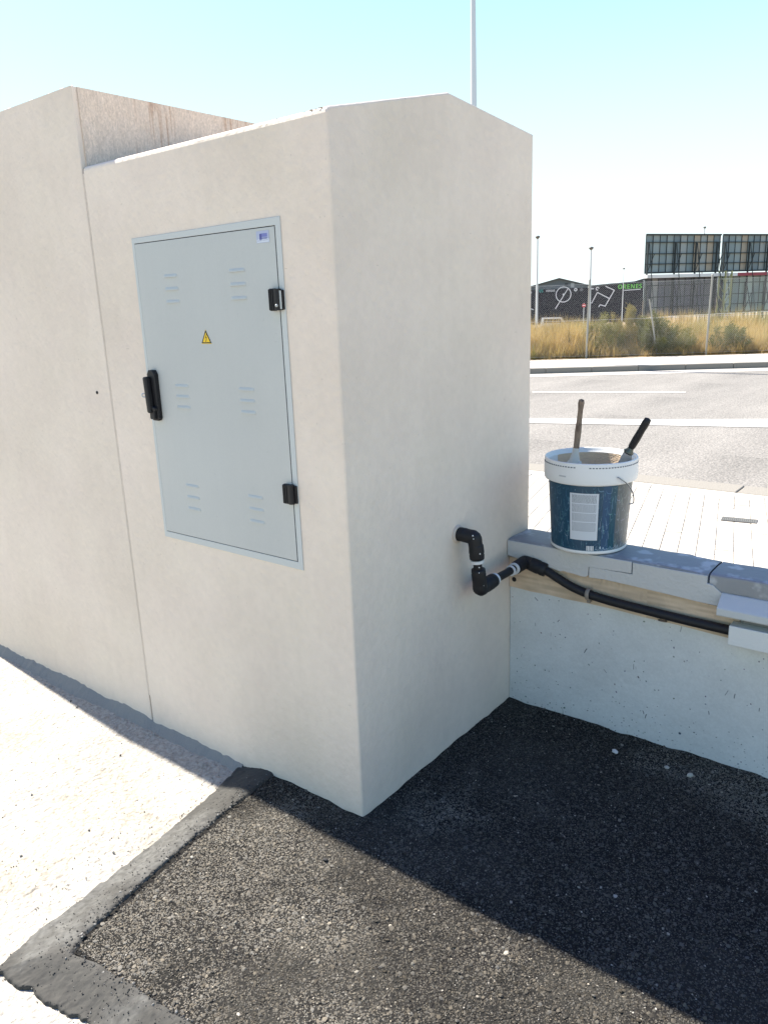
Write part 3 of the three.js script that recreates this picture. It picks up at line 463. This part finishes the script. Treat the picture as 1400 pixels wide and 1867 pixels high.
pebble(0.03, 0.0, 0.195, 0.006, [0.02, 0.02, 0.02], 'small black stone on the sunlit asphalt');

// ---------------------------------------------------------------- pavement, kerbs and road behind the parapet
{
  const base = struct(mesh('sidewalk', boxUV(box(15.6, 0.14, 3.56, -4.2, -0.0755, -2.79, 0)), mat([0.43, 0.40, 0.35], 0.95)));
  const shades = [0.40, 0.43, 0.45, 0.38].map((k) => mat([k, k * 0.94, k * 0.83], 0.9, { bumpMap: paveBump, bumpScale: 0.003 }));
  const pg = boxUV(box(0.0965, 0.03, 0.1965, 0, 0, 0, 0.003), 0.6), list = [];
  for (let i = -70; i < 70; i++) for (let j = -30; j < 30; j++) { const p = i * 0.1, q = j * 0.2 + (i % 2) * 0.1, x = -4.2 + p * 0.968 + q * 0.25, z = -2.8 - p * 0.25 + q * 0.968; if (z < -4.43 || z > -1.16 || x < -11.8 || x > 3.4) continue; list.push([x, z, Math.hypot((x + 0.85) * 1.1 - (z + 3.7) * 0.55, z + 3.75)]); }
  list.sort((a, b) => a[2] - b[2]);
  const rest = [];
  list.forEach(([x, z], k) => { const y = -0.0145 + 0.003 * (hash(k, 3, 5) - 0.5); if (k < 300) { const m = mesh('paver', pg, shades[Math.floor(hash(k, 1, 2) * 4)], base); m.position.set(x, y, z); m.rotation.y = 0.2527; } else rest.push(pg.clone().rotateY(0.2527).translate(x, y, z)); });
  const m = mesh('distant_pavers', rest, shades[1], base); m.userData.kind = 'stuff';
  const c = thing('utility_cover', 'small grey metal utility cover set in the pale sidewalk', 'utility cover', [0.068, 0.003, -3.788], 0.15);
  mesh('cover_frame', [box(0.215, 0.006, 0.008, 0, 0, 0.042, 0.001), box(0.215, 0.006, 0.008, 0, 0, -0.042, 0.001), box(0.008, 0.006, 0.076, 0.1035, 0, 0, 0.001), box(0.008, 0.006, 0.076, -0.1035, 0, 0, 0.001)], mat([0.10, 0.10, 0.10], 0.6), c);
  const st = []; for (let i = 0; i < 16; i++) for (let j = 0; j < 5; j++) st.push(box(0.007, 0.002, 0.007, -0.09 + i * 0.012, 0.003, -0.028 + j * 0.014, 0)); mesh('cover_plate', [box(0.197, 0.005, 0.075, 0, -0.001, 0, 0), ...st], mat([0.16, 0.16, 0.15], 0.6), c);
  const kerb = struct(mesh('near_kerb', box(15.6, 0.1, 0.24, -4.2, -0.16, -4.69, 0), kerbM));
  for (let i = 0; i < 16; i++) { const k = mesh('kerb_stone', boxUV(box(0.972, 0.2, 0.26, -11.4 + i * 0.978, -0.1, -4.70, 0.012), 0.8), kerbM, kerb); k.position.y = 0.002 * (hash(i, 4, 4) - 0.5); }
}
const u = V(0.850, 0, -0.526), n = V(-0.526, 0, -0.850), F0 = V(-6.79, 0, -13.98); // far kerb line: start, along, away
const fp = (s, d, y = 0) => V(F0.x + u.x * s + n.x * d, y, F0.z + u.z * s + n.z * d);
{
  const q = [[-40, -4.82], [40, -4.82], [fp(60, 0).x, fp(60, 0).z], [fp(-60, 0).x, fp(-60, 0).z]];
  sheet(q, -0.12, 'road', roadM, 2.2);
  const far = (a, b) => [fp(-40, a), fp(40, a), fp(40, b), fp(-40, b)].map((p) => [p.x, p.z]);
  sheet(far(-0.75, -0.02), -0.116, 'gutter', mat([0.36, 0.34, 0.31], 0.9, { bumpMap: paveBump, bumpScale: 0.004 }), 1);
  sheet([[-40, -5.06], [40, -5.06], [40, -4.80], [-40, -4.80]], -0.116, 'near_gutter', mat([0.25, 0.235, 0.215], 0.9, { bumpMap: paveBump, bumpScale: 0.004 }), 1);
  const quad = (name, pts) => sheet(pts, -0.114, name, lineM, 1);
  quad('edge_line', [[-6.2, -6.66], [-3.47, -7.66], [-2.10, -8.09], [-0.80, -8.48], [3, -9.65], [3, -10.6], [-0.95, -9.17], [-2.27, -8.55], [-3.68, -8.05], [-6.35, -7.05]]);
  quad('lane_dash', [[-5.12, -10.78], [-2.74, -11.60], [-2.78, -11.72], [-5.18, -10.92]]);
  const kf = struct(mesh('far_kerb', new THREE.BoxGeometry(80, 0.1, 0.2), kerbM)); kf.rotation.y = Math.atan2(0.526, 0.850); kf.position.copy(fp(0, 0.11, -0.17));
  const ks = boxUV(box(0.975, 0.2, 0.22, 0, 0, 0, 0.012), 0.8);
  for (let i = 0; i < 26; i++) { const k = mesh('kerb_stone', ks, kerbM, kf); k.position.set(-10 + i * 0.98, 0.07, 0); }
  sheet([fp(-40, 0.2), fp(40, 0.2), fp(40, 2.5), fp(-40, 2.5)].map((p) => [p.x, p.z]), -0.004, 'far_sidewalk', mat([0.52, 0.49, 0.44], 0.95, { bumpMap: paveBump, bumpScale: 0.004 }), 1);
  const lot = grid(60, 14, (a, b) => { const s = -40 + 80 * a, d = 2.4 + 12 * b, p = fp(s, d); return [p.x, -0.002 - (b > 0 ? 0.03 : 0) - 0.55 * sm(3, 14, d) + 0.08 * fb(p.x * 0.6, p.z * 0.6, 3, 401) * (b > 0 ? 1 : 0), p.z]; });
  struct(mesh('dry_lot', lot, mat([0.30, 0.23, 0.14], 1, { bumpMap: mortBump, bumpScale: 0.05 })));
}

// ---------------------------------------------------------------- chain-link fence, dry grass and bushes
{
  const a = fp(-9, 2.58), t = thing('chain_link_fence', 'chain-link fence with grey posts in front of the dry grass', 'fence');
  const along = (s, y, d = 2.58) => fp(s, d, y);
  const zinc = mat([0.50, 0.51, 0.52], 0.4, { metalness: 0.4 }), postM = mat([0.30, 0.29, 0.26], 0.6);
  for (const s of [-4.2, -1.4, 1.50, 4.35, 7.2]) { const top = along(s + 0.03, 1.86), p = mesh('post', [rod(along(s, -0.05), top, 0.024, 0.024, 10), rod(top, top.clone().add(V(0, 0.025, 0)), 0.03, 0.012, 10)], postM, t); }
  mesh('brace', rod(along(2.95, 1.36), along(3.25, 0.05, 2.85), 0.018, 0.018, 8), postM, t);
  for (const y of [0.06, 0.92, 1.77]) mesh('tension_wire', tube([along(-10, y), along(0, y - 0.004), along(9, y)], 0.0028, 20, 5), zinc, t);
  const w = []; for (let i = 0; i < 420; i++) { const s = -11.6 + i * 0.05; const lo = Math.max(s, -10), hi = Math.min(s + 1.72, 9); if (hi <= lo) continue; w.push(rod(along(lo, 0.05 + lo - s), along(hi, 0.05 + hi - s), 0.0010, 0.0010, 4)); const l2 = Math.max(s, -10), h2 = Math.min(s + 1.72, 9); w.push(rod(along(l2, 1.77 - (l2 - s), 2.584), along(h2, 1.77 - (h2 - s), 2.584), 0.0003, 0.0003, 4)); }
  const m = mesh('wire_mesh', w, zinc, t); m.userData.kind = 'stuff';
}
{
  // one tuft of grass blades, many copies
  const blade = (h, bend, az, wd, ox, oz) => { const c = Math.cos(az), s = Math.sin(az), P = (f, side) => [ox + c * bend * f * f + -s * wd * side * (1 - f), h * f, oz + s * bend * f * f + c * wd * side * (1 - f)]; const v = [P(0, 1), P(0, -1), P(0.55, 1), P(0.55, -1), P(1, 0)]; return v; };
  const pos = [], idx = []; for (let i = 0; i < 26; i++) { const v = blade(rr(0.45, 1), rr(0.05, 0.4), rnd() * 6.3, rr(0.006, 0.012), rr(-0.1, 0.1), rr(-0.1, 0.1)), o = pos.length / 3; v.forEach((p) => pos.push(...p)); idx.push(o, o + 1, o + 2, o + 1, o + 3, o + 2, o + 2, o + 3, o + 4); }
  const g = new THREE.BufferGeometry(); g.setAttribute('position', new THREE.Float32BufferAttribute(pos, 3)); g.setIndex(idx); g.computeVertexNormals();
  const N = 3600, im = new THREE.InstancedMesh(g, new THREE.MeshPhysicalMaterial({ color: 0xffffff, roughness: 0.9, side: THREE.DoubleSide, transmission: 0.3, thickness: 0 }), N), o = new THREE.Object3D(), c = new THREE.Color();
  for (let k = 0; k < N; k++) {
    const s = rr(-3, 9), d = 2.75 + 5.5 * Math.pow(rnd(), 1.4), p = fp(s, d), hn = fb(s * 0.7 + 20, d * 0.7, 3, 411), h = (0.46 + 0.85 * hn) * (d < 3 ? rr(0.35, 0.8) : 1) * rr(0.75, 1.15) * (0.72 + 0.04 * d);
    o.position.set(p.x, -0.04, p.z); o.rotation.set(0, rnd() * 6.3, 0); o.scale.set(rr(0.9, 1.5), h, rr(0.9, 1.5)); o.updateMatrix(); im.setMatrixAt(k, o.matrix);
    const zone = s > 1.6 && s < 4.1 && d < 4.6; if (zone && rnd() < 0.72) { k--; continue; }
    const green = sm(0.5, 0.68, fb(s * 0.5 + 3, d * 0.5, 3, 412)) * rnd(), b = rr(0.65, 1.15); c.setRGB((0.56 - 0.38 * green) * b, (0.405 - 0.18 * green) * b, (0.150 - 0.10 * green) * b); im.setColorAt(k, c);
  }
  im.name = 'dry_grass'; im.userData.kind = 'stuff'; tag(im, 'tall dry golden grass growing behind the chain-link fence', 'grass'); im.castShadow = im.receiveShadow = true; scene.add(im);
}
{
  const leafM = [[0.20, 0.185, 0.04], [0.14, 0.145, 0.035], [0.25, 0.20, 0.05]].map((c) => new THREE.MeshPhysicalMaterial({ color: lin(...c), roughness: 0.9, side: THREE.DoubleSide, transmission: 0.35, thickness: 0 }));
  const bush = (s, d, w, h, mi, label) => {
    const p = fp(s, d, -0.03), t = thing('green_bush', label, 'bush', [p.x, p.y, p.z], 0, 'green bushes in the dry grass');
    const stems = [], pos = [], nrm = Math.round(9000 * w * h);
    const tips = []; for (let i = 0; i < 42; i++) { const a = rnd() * 6.3, r = Math.sqrt(rnd()) * w * 0.5, top = V(Math.cos(a) * r, h * (1 - 0.62 * Math.pow(r / (w * 0.5), 2)) * rr(0.7, 1.08), Math.sin(a) * r * 0.8), foot = V(Math.cos(a) * r * 0.3, 0, Math.sin(a) * r * 0.3); stems.push(rod(foot, top, 0.008, 0.002, 5)); tips.push([foot, top]); }
    for (let i = 0; i < nrm; i++) { const [f, q] = tips[Math.floor(rnd() * tips.length)], k = Math.pow(rnd(), 0.6), c = f.clone().lerp(q, 0.12 + 0.9 * k).add(V(rr(-1, 1), rr(-1, 1), rr(-1, 1)).multiplyScalar(0.085 * (1.1 - 0.5 * k))); const dir = V(rr(-1, 1), rr(0.2, 1.3), rr(-1, 1)).normalize().multiplyScalar(rr(0.035, 0.09)), sd = V(rr(-1, 1), rr(-1, 1), rr(-1, 1)).normalize().multiplyScalar(rr(0.005, 0.012)); const e = c.clone().add(dir), m = c.clone().lerp(e, 0.5); pos.push(c.x, c.y, c.z, m.x + sd.x, m.y + sd.y, m.z + sd.z, e.x, e.y, e.z, c.x, c.y, c.z, e.x, e.y, e.z, m.x - sd.x, m.y - sd.y, m.z - sd.z); }
    const g = new THREE.BufferGeometry(); g.setAttribute('position', new THREE.Float32BufferAttribute(pos, 3)); g.computeVertexNormals();
    mesh('stems', stems, mat([0.16, 0.13, 0.07], 0.9), t); mesh('foliage', g, leafM[mi], t);
  };
  bush(1.98, 3.3, 1.2, 1.1, 0, 'tall feathery green bush nearest the front fence post, leftmost of the bushes');
  bush(2.62, 3.5, 1.35, 1.22, 2, 'tallest green bush under the corner of the billboards');
  bush(3.15, 3.05, 1.2, 1.05, 1, 'dark green bush just left of the leaning fence brace');
  bush(3.75, 3.1, 1.1, 0.86, 0, 'low green bush left of the right fence post');
  bush(4.95, 3.0, 1.25, 0.72, 1, 'low dark green bush just right of the right fence post');
  bush(1.25, 3.3, 0.8, 0.62, 2, 'small yellowish bush beside the left fence post in the dry grass');
}

// ---------------------------------------------------------------- lamp posts
function lampPost(x, z, h, r, label, headed = true, by = null) {
  const y0 = by ?? land(x, z), t = thing('lamp_post', label, 'lamp post', [x, y0, z], 0, 'lamp posts');
  mesh('pole', [turned(V(0, 0, 0), V(0, h, 0), [[0, r * 1.5], [0.04, r * 1.45], [0.045, r * 1.15], [0.5, r], [1, r * 0.62]], 16)], poleM, t);
  if (headed) { const g = turned(V(0, h - 0.05, 0), V(0, h + 0.3, 0), [[0, r * 0.8], [0.25, 0.15], [0.4, 0.17], [0.55, 0.15], [0.62, 0.06], [0.66, 0.01]], 16); mesh('lamp_head', g, mat([0.12, 0.12, 0.12], 0.5), t); }
  return t;
}
{
  const t = lampPost(-9.21, -15.55, 10.2, 0.075, 'tall white lamp post rising behind the roof of the doored enclosure', false, -0.005);
  mesh('lamp_arm', tube([V(0, 10.1, 0), V(0.05, 10.5, 0.05), V(0.5, 10.75, 0.5), V(1.0, 10.8, 1.0)], 0.035, 20, 8), poleM, t); mesh('lamp_head', box(0.5, 0.09, 0.24, 0, 0, 0, 0.03).rotateY(-0.78).translate(1.2, 10.8, 1.2), mat([0.4, 0.4, 0.41], 0.5), t);
}
lampPost(-26.3, -51.8, 8.3, 0.085, 'slim white lamp post beside the edge of the enclosure in the distance');
lampPost(-22.9, -53.4, 7.35, 0.085, 'slim white lamp post in front of the black sports facade, right of the circle emblem');
lampPost(-27.4, -94.3, 11.3, 0.10, 'far lamp post whose head shows above the billboards');
lampPost(-42.9, -110.1, 7.9, 0.06, 'thin far lamp post above the black facade, close to the billboards');
{
  const t = thing('no_entry_sign', 'small round red no-entry sign beside the lamp post before the black facade', 'road sign', [-23.27, land(-23.3, -53.3), -53.27], 0.41);
  const h = 0.92 - land(-23.3, -53.3);
  mesh('pole', rod(V(0, 0, 0), V(0, h + 0.18, 0), 0.022, 0.022, 8), poleM, t); mesh('sign_face', new THREE.CylinderGeometry(0.14, 0.14, 0.02, 24).rotateX(Math.PI / 2).translate(0, h, 0.05), mat([0.5, 0.03, 0.05], 0.5), t); mesh('white_bar', box(0.2, 0.05, 0.008, 0, h, 0.066, 0), mat([0.8, 0.8, 0.8], 0.5), t);
}

// ---------------------------------------------------------------- black sports building
{
  const b = thing('sports_building', 'low black commercial building with white pitch markings and green lettering', 'building', [-64.03, -2.75, -122.4], 0.4148);
  const Y = (y) => y + 2.75, black = mat([0.006, 0.0065, 0.016], 1), white = mat([0.62, 0.62, 0.66], 0.7), greyMetal = mat([0.10, 0.12, 0.135], 0.6);
  const prism = (pts, d, z) => { const g = plate(pts, d); g.translate(0, 0, z - d); return g; };
  mesh('facade', prism([[-14, 0], [18.35, 0], [18.35, Y(3.9)], [16.9, Y(3.62)], [9.9, Y(3.12)], [9.4, Y(3.12)], [-14, Y(3.12)]], 0.4, 0), black, b);
  mesh('gable_wall', prism([[-1.2, Y(2.9)], [9.4, Y(2.9)], [9.4, Y(3.45)], [4.69, Y(4.72)], [-1.2, Y(3.3)]], 0.3, -0.6), greyMetal, b);
  mesh('roof', [prism([[-1.8, Y(3.15)], [4.69, Y(4.72)], [9.7, Y(3.38)], [9.7, Y(3.52)], [4.69, Y(4.88)], [-1.8, Y(3.33)]], 20, -0.3)], mat([0.05, 0.055, 0.06], 0.6), b);
  mesh('roof_edge', prism([[9.6, Y(3.12)], [16.9, Y(3.62)], [18.4, Y(3.95)], [18.4, Y(4.2)], [16.9, Y(3.8)], [9.6, Y(3.42)]], 18, 0.1), mat([0.03, 0.035, 0.045], 0.6), b);
  mesh('side_wall', new THREE.BoxGeometry(0.3, 6, 19).translate(18.2, 3, -9.9), black, b); mesh('back_wall', new THREE.BoxGeometry(32, 5, 0.3).translate(2.2, 2.5, -19.5), black, b);
  for (const x of [5.9, 6.9]) mesh('gable_vent', box(0.55, 0.75, 0.1, x, Y(3.62), -0.58, 0), mat(x < 6 ? [0.03, 0.04, 0.05] : [0.3, 0.33, 0.35], 0.5), b);
  const bar = (x0, y0, x1, y1, w = 0.15) => { const dx = x1 - x0, dy = y1 - y0, l = Math.hypot(dx, dy), g = new THREE.BoxGeometry(l, w, 0.03); g.rotateZ(Math.atan2(dy, dx)); g.translate((x0 + x1) / 2, Y((y0 + y1) / 2), 0.02); return g; };
  mesh('circle_marking', [new THREE.RingGeometry(1.16, 1.31, 40).translate(5.46, Y(2.14), 0.025), bar(4.16, -0.17, 6.2, 3.1), new THREE.CircleGeometry(0.16, 16).translate(5.46, Y(2.14), 0.045)], white, b);
  mesh('pitch_marking', [bar(12.3, 3.2, 13.7, 2.52), bar(13.75, 2.55, 12.3, -0.1), bar(11.0, 2.27, 12.94, 1.22), bar(11.0, 2.27, 10.1, 0.5), bar(11.3, -0.1, 11.5, 0.25), bar(11.5, 0.25, 12.3, 0.0)], white, b);
  mesh('corner_marking', bar(-0.6, 0.2, 0.5, -0.2), white, b); mesh('corner_marking', bar(-0.4, 1.7, 0.1, 2.8), white, b);
  mesh('round_emblem', [new THREE.RingGeometry(0.12, 0.28, 20).translate(7.45, Y(2.85), 0.025)], white, b); mesh('round_emblem', [new THREE.CircleGeometry(0.27, 20).translate(8.4, Y(2.83), 0.025)], mat([0.12, 0.12, 0.14], 0.7), b);
  mesh('round_emblem', [new THREE.RingGeometry(0.14, 0.30, 20, 1, 0, 5.2).translate(11.0, Y(2.87), 0.025)], white, b); mesh('emblem_bar', [new THREE.BoxGeometry(0.75, 0.22, 0.03).translate(10.05, Y(2.9), 0.025)], white, b);
  const font = await new FontLoader().loadAsync('fonts/droid/droid_sans_bold.typeface.json');
  const text = (name, str, size, x, y, m, wide = 1) => { const g = new TextGeometry(str, { font, size, depth: 0.04, curveSegments: 4 }); g.scale(wide, 1, 1); g.translate(x, Y(y), 0.02); return mesh(name, g, m, b); };
  text('green_lettering', 'ORENES', 0.72, 14.25, 2.66, mat([0.12, 0.48, 0.06], 0.6), 1.02); mesh('lettering_underline', bar(15.3, 2.42, 17.9, 2.5, 0.12), white, b);
  text('teal_logo', 'VS', 0.46, 1.35, 2.62, mat([0.02, 0.30, 0.28], 0.6)); text('white_lettering', 'VERSUS', 0.34, 2.5, 2.68, white, 0.92);
}

// ---------------------------------------------------------------- billboards seen from behind
{
  const along = V(4.3, 0, -8.2).normalize(), turn = Math.atan2(8.2, 4.3), P0 = V(-26.45, 0, -73.57), frameM2 = mat([0.022, 0.032, 0.035], 0.6);
  const tones = [[0.19, 0.25, 0.275], [0.24, 0.30, 0.32], [0.15, 0.20, 0.23], [0.28, 0.32, 0.33], [0.33, 0.30, 0.25], [0.21, 0.20, 0.23]].map((c) => mat(c, 0.55, { metalness: 0.1 }));
  const low = [[0.085, 0.09, 0.115], [0.10, 0.105, 0.125], [0.20, 0.205, 0.21]].map((c) => mat(c, 0.6)), pale = [[0.24, 0.32, 0.29], [0.30, 0.38, 0.35], [0.17, 0.23, 0.22]].map((c) => mat(c, 0.6));
  const board = (s0, y0, w, h, cols, set, label, pick) => {
    const p = P0.clone().addScaledVector(along, s0), base = -2.7, t = thing('billboard', label, 'billboard', [p.x, base, p.z], turn, 'billboards');
    const Y = y0 - base, cw = w / cols;
    for (let i = 0; i < cols; i++) { const m = mesh('sheet_panel', new THREE.BoxGeometry(cw - 0.012, h - 0.1, 0.04).translate((i + 0.5) * cw, Y + h / 2, 0), set[pick(i)], t); m.position.z = 0.02 * (i % 2); }
    for (let i = 0; i <= cols; i++) mesh('batten', new THREE.BoxGeometry(0.055, h - 0.05, 0.05).translate(i * cw, Y + h / 2, 0.06), frameM2, t);
    for (const f of [0.0, 0.23, 0.5, 0.8, 1]) mesh('rail', new THREE.BoxGeometry(w + 0.1, f === 0 || f === 1 ? 0.14 : 0.07, 0.12).translate(w / 2, Y + h * f, 0.12), frameM2, t);
    for (const f of [0.0, 0.36, 0.64, 0.93]) { const x = w * f + 0.06; mesh('post', new THREE.BoxGeometry(0.12, Y + h * 0.8, 0.12).translate(x, (Y + h * 0.8) / 2, 0.28), frameM2, t); mesh('strut', rod(V(x + 0.12, Y + h * 0.78, 0.3), V(x + 0.12, Y * 0.2, 1.6), 0.04, 0.04, 6), frameM2, t); mesh('cross_brace', rod(V(x + 0.1, Y + 0.1, 0.25), V(x + cw, Y + h * 0.5, 0.25), 0.035, 0.035, 5), frameM2, t); }
    return t;
  };
  const up = [0, 1, 0, 1, 2, 3, 0, 4, 3, 4, 2], up2 = [2, 0, 1, 4, 0, 2, 3, 0, 1, 0, 2];
  board(0, 3.5, 9.28, 3.42, 11, tones, 'upper left billboard back of blue-grey sheets on a dark frame', (i) => up[i]);
  board(9.62, 3.5, 9.28, 3.42, 11, tones, 'upper right billboard back of grey sheets cut by the picture edge', (i) => up2[i]);
  board(0.05, -0.5, 9.2, 3.55, 11, low, 'lower left billboard back of dark charcoal sheets above the green bush', (i) => i === 1 ? 2 : i % 2);
  board(9.45, -0.5, 9.4, 3.6, 10, pale, 'lower right billboard back of pale green-grey sheets above the dry grass', (i) => i % 3);
  const gapStrip = thing('added_gap_strip', 'added white strip with a red stretch between the upper and lower billboards', 'gap_strip', [P0.x, 3.06, P0.z], turn);  // added strip, coloured like the bright gap between the billboard tiers
  mesh('white_strip', new THREE.BoxGeometry(11.5, 0.3, 0.5).translate(5.6, 0.1, 0.35), mat([0.70, 0.71, 0.71], 0.6), gapStrip); mesh('red_strip', new THREE.BoxGeometry(4, 0.3, 0.5).translate(13.36, 0.1, 0.35), mat([0.30, 0.05, 0.07], 0.6), gapStrip); mesh('grey_strip', new THREE.BoxGeometry(4, 0.3, 0.5).translate(17.4, 0.1, 0.35), mat([0.25, 0.25, 0.25], 0.6), gapStrip);
  const tw = thing('lattice_tower', 'yellow-green steel lattice between the two lower billboards', 'lattice tower', [P0.x + along.x * 9.0, -2.7, P0.z + along.z * 9.0], turn), ym = mat([0.30, 0.31, 0.14], 0.6);
  for (const x of [0, 0.8]) for (const z of [0.5, 1.3]) mesh('leg', new THREE.BoxGeometry(0.12, 6.2, 0.12).translate(x, 3.1, z), ym, tw);
  for (let i = 0; i < 6; i++) { mesh('lattice_bar', rod(V(0, i, 1.3), V(0.8, i + 1, 1.3), 0.04, 0.04, 6), ym, tw); mesh('lattice_bar', rod(V(0, i + 1, 0.5), V(0, i, 1.3), 0.04, 0.04, 6), ym, tw); }
  const lowWall = thing('low_boundary_wall', 'low pale wall with railings at the foot of the billboards', 'wall', [P0.x + 1.2, -2.7, P0.z + 2.4], turn);
  mesh('wall_base', new THREE.BoxGeometry(22, 1.5, 0.25).translate(10, 0.75, 1.5), mat([0.42, 0.38, 0.34], 0.9), lowWall); mesh('wall_coping', new THREE.BoxGeometry(22, 0.12, 0.35).translate(10, 1.56, 1.5), mat([0.62, 0.62, 0.60], 0.9), lowWall);
  for (let i = 0; i < 44; i++) mesh('railing_bar', new THREE.BoxGeometry(0.08, 0.62, 0.06).translate(-0.8 + i * 0.5, 1.93, 1.5), i % 3 ? frameM2 : white2(), lowWall);
  mesh('top_rail', new THREE.BoxGeometry(22, 0.08, 0.08).translate(10, 2.24, 1.5), mat([0.62, 0.62, 0.60], 0.9), lowWall);
}
function white2() { return white2.m ??= mat([0.62, 0.62, 0.6], 0.8); }

// ---------------------------------------------------------------- parked cars half hidden by the grass
{
  const car = (x, z, turn, paint, label, van) => {
    const t = thing('parked_car', label, 'car', [x, land(x, z), z], turn, 'parked cars before the black building');
    const low = plate([[-2.1, 0.3], [2.05, 0.3], [2.1, 0.62], [1.9, 0.82], [0.95, 0.93], [-1.9, 0.95], [-2.12, 0.75]], 1.66, 0.05); low.translate(0, 0, -0.83);
    const cab2 = plate(van ? [[-2.0, 0.95], [1.2, 0.95], [0.6, 1.72], [-1.9, 1.75]] : [[-1.75, 0.95], [1.0, 0.93], [0.35, 1.42], [-1.05, 1.45]], 1.46, 0.04); cab2.translate(0, 0, -0.73);
    mesh('body', [low, cab2], new THREE.MeshPhysicalMaterial({ color: lin(...paint), roughness: 0.3, clearcoat: 0.8 }), t);
    for (const s of [-1, 1]) mesh('side_window', plate(van ? [[-1.7, 1.05], [0.9, 1.02], [0.5, 1.58], [-1.6, 1.6]] : [[-1.4, 1.0], [0.75, 0.98], [0.28, 1.35], [-0.95, 1.37]], 0.02).translate(0, 0, s * 0.775 - 0.01), mat([0.03, 0.035, 0.04], 0.15), t);
    for (const wx of [-1.3, 1.3]) for (const s of [-1, 1]) { const w = mesh('wheel', new THREE.CylinderGeometry(0.31, 0.31, 0.2, 20).rotateX(Math.PI / 2).translate(wx, 0.31, s * 0.76), tyreAndGapM, t); mesh('rim', new THREE.CylinderGeometry(0.19, 0.19, 0.02, 16).rotateX(Math.PI / 2).translate(wx, 0.31, s * 0.87), metalGrey, w); }
  };
  car(-43.6, -98.9, 0.42, [0.06, 0.075, 0.08], 'dark parked car behind the grass, right of the white van');
  car(-46.9, -97.3, 0.42, [0.65, 0.65, 0.65], 'white parked van behind the grass, left of the dark car', true);
}
scene.traverse((o) => { if (o.isMesh) { o.castShadow = true; o.receiveShadow = true; } });
renderer.render(scene, camera);
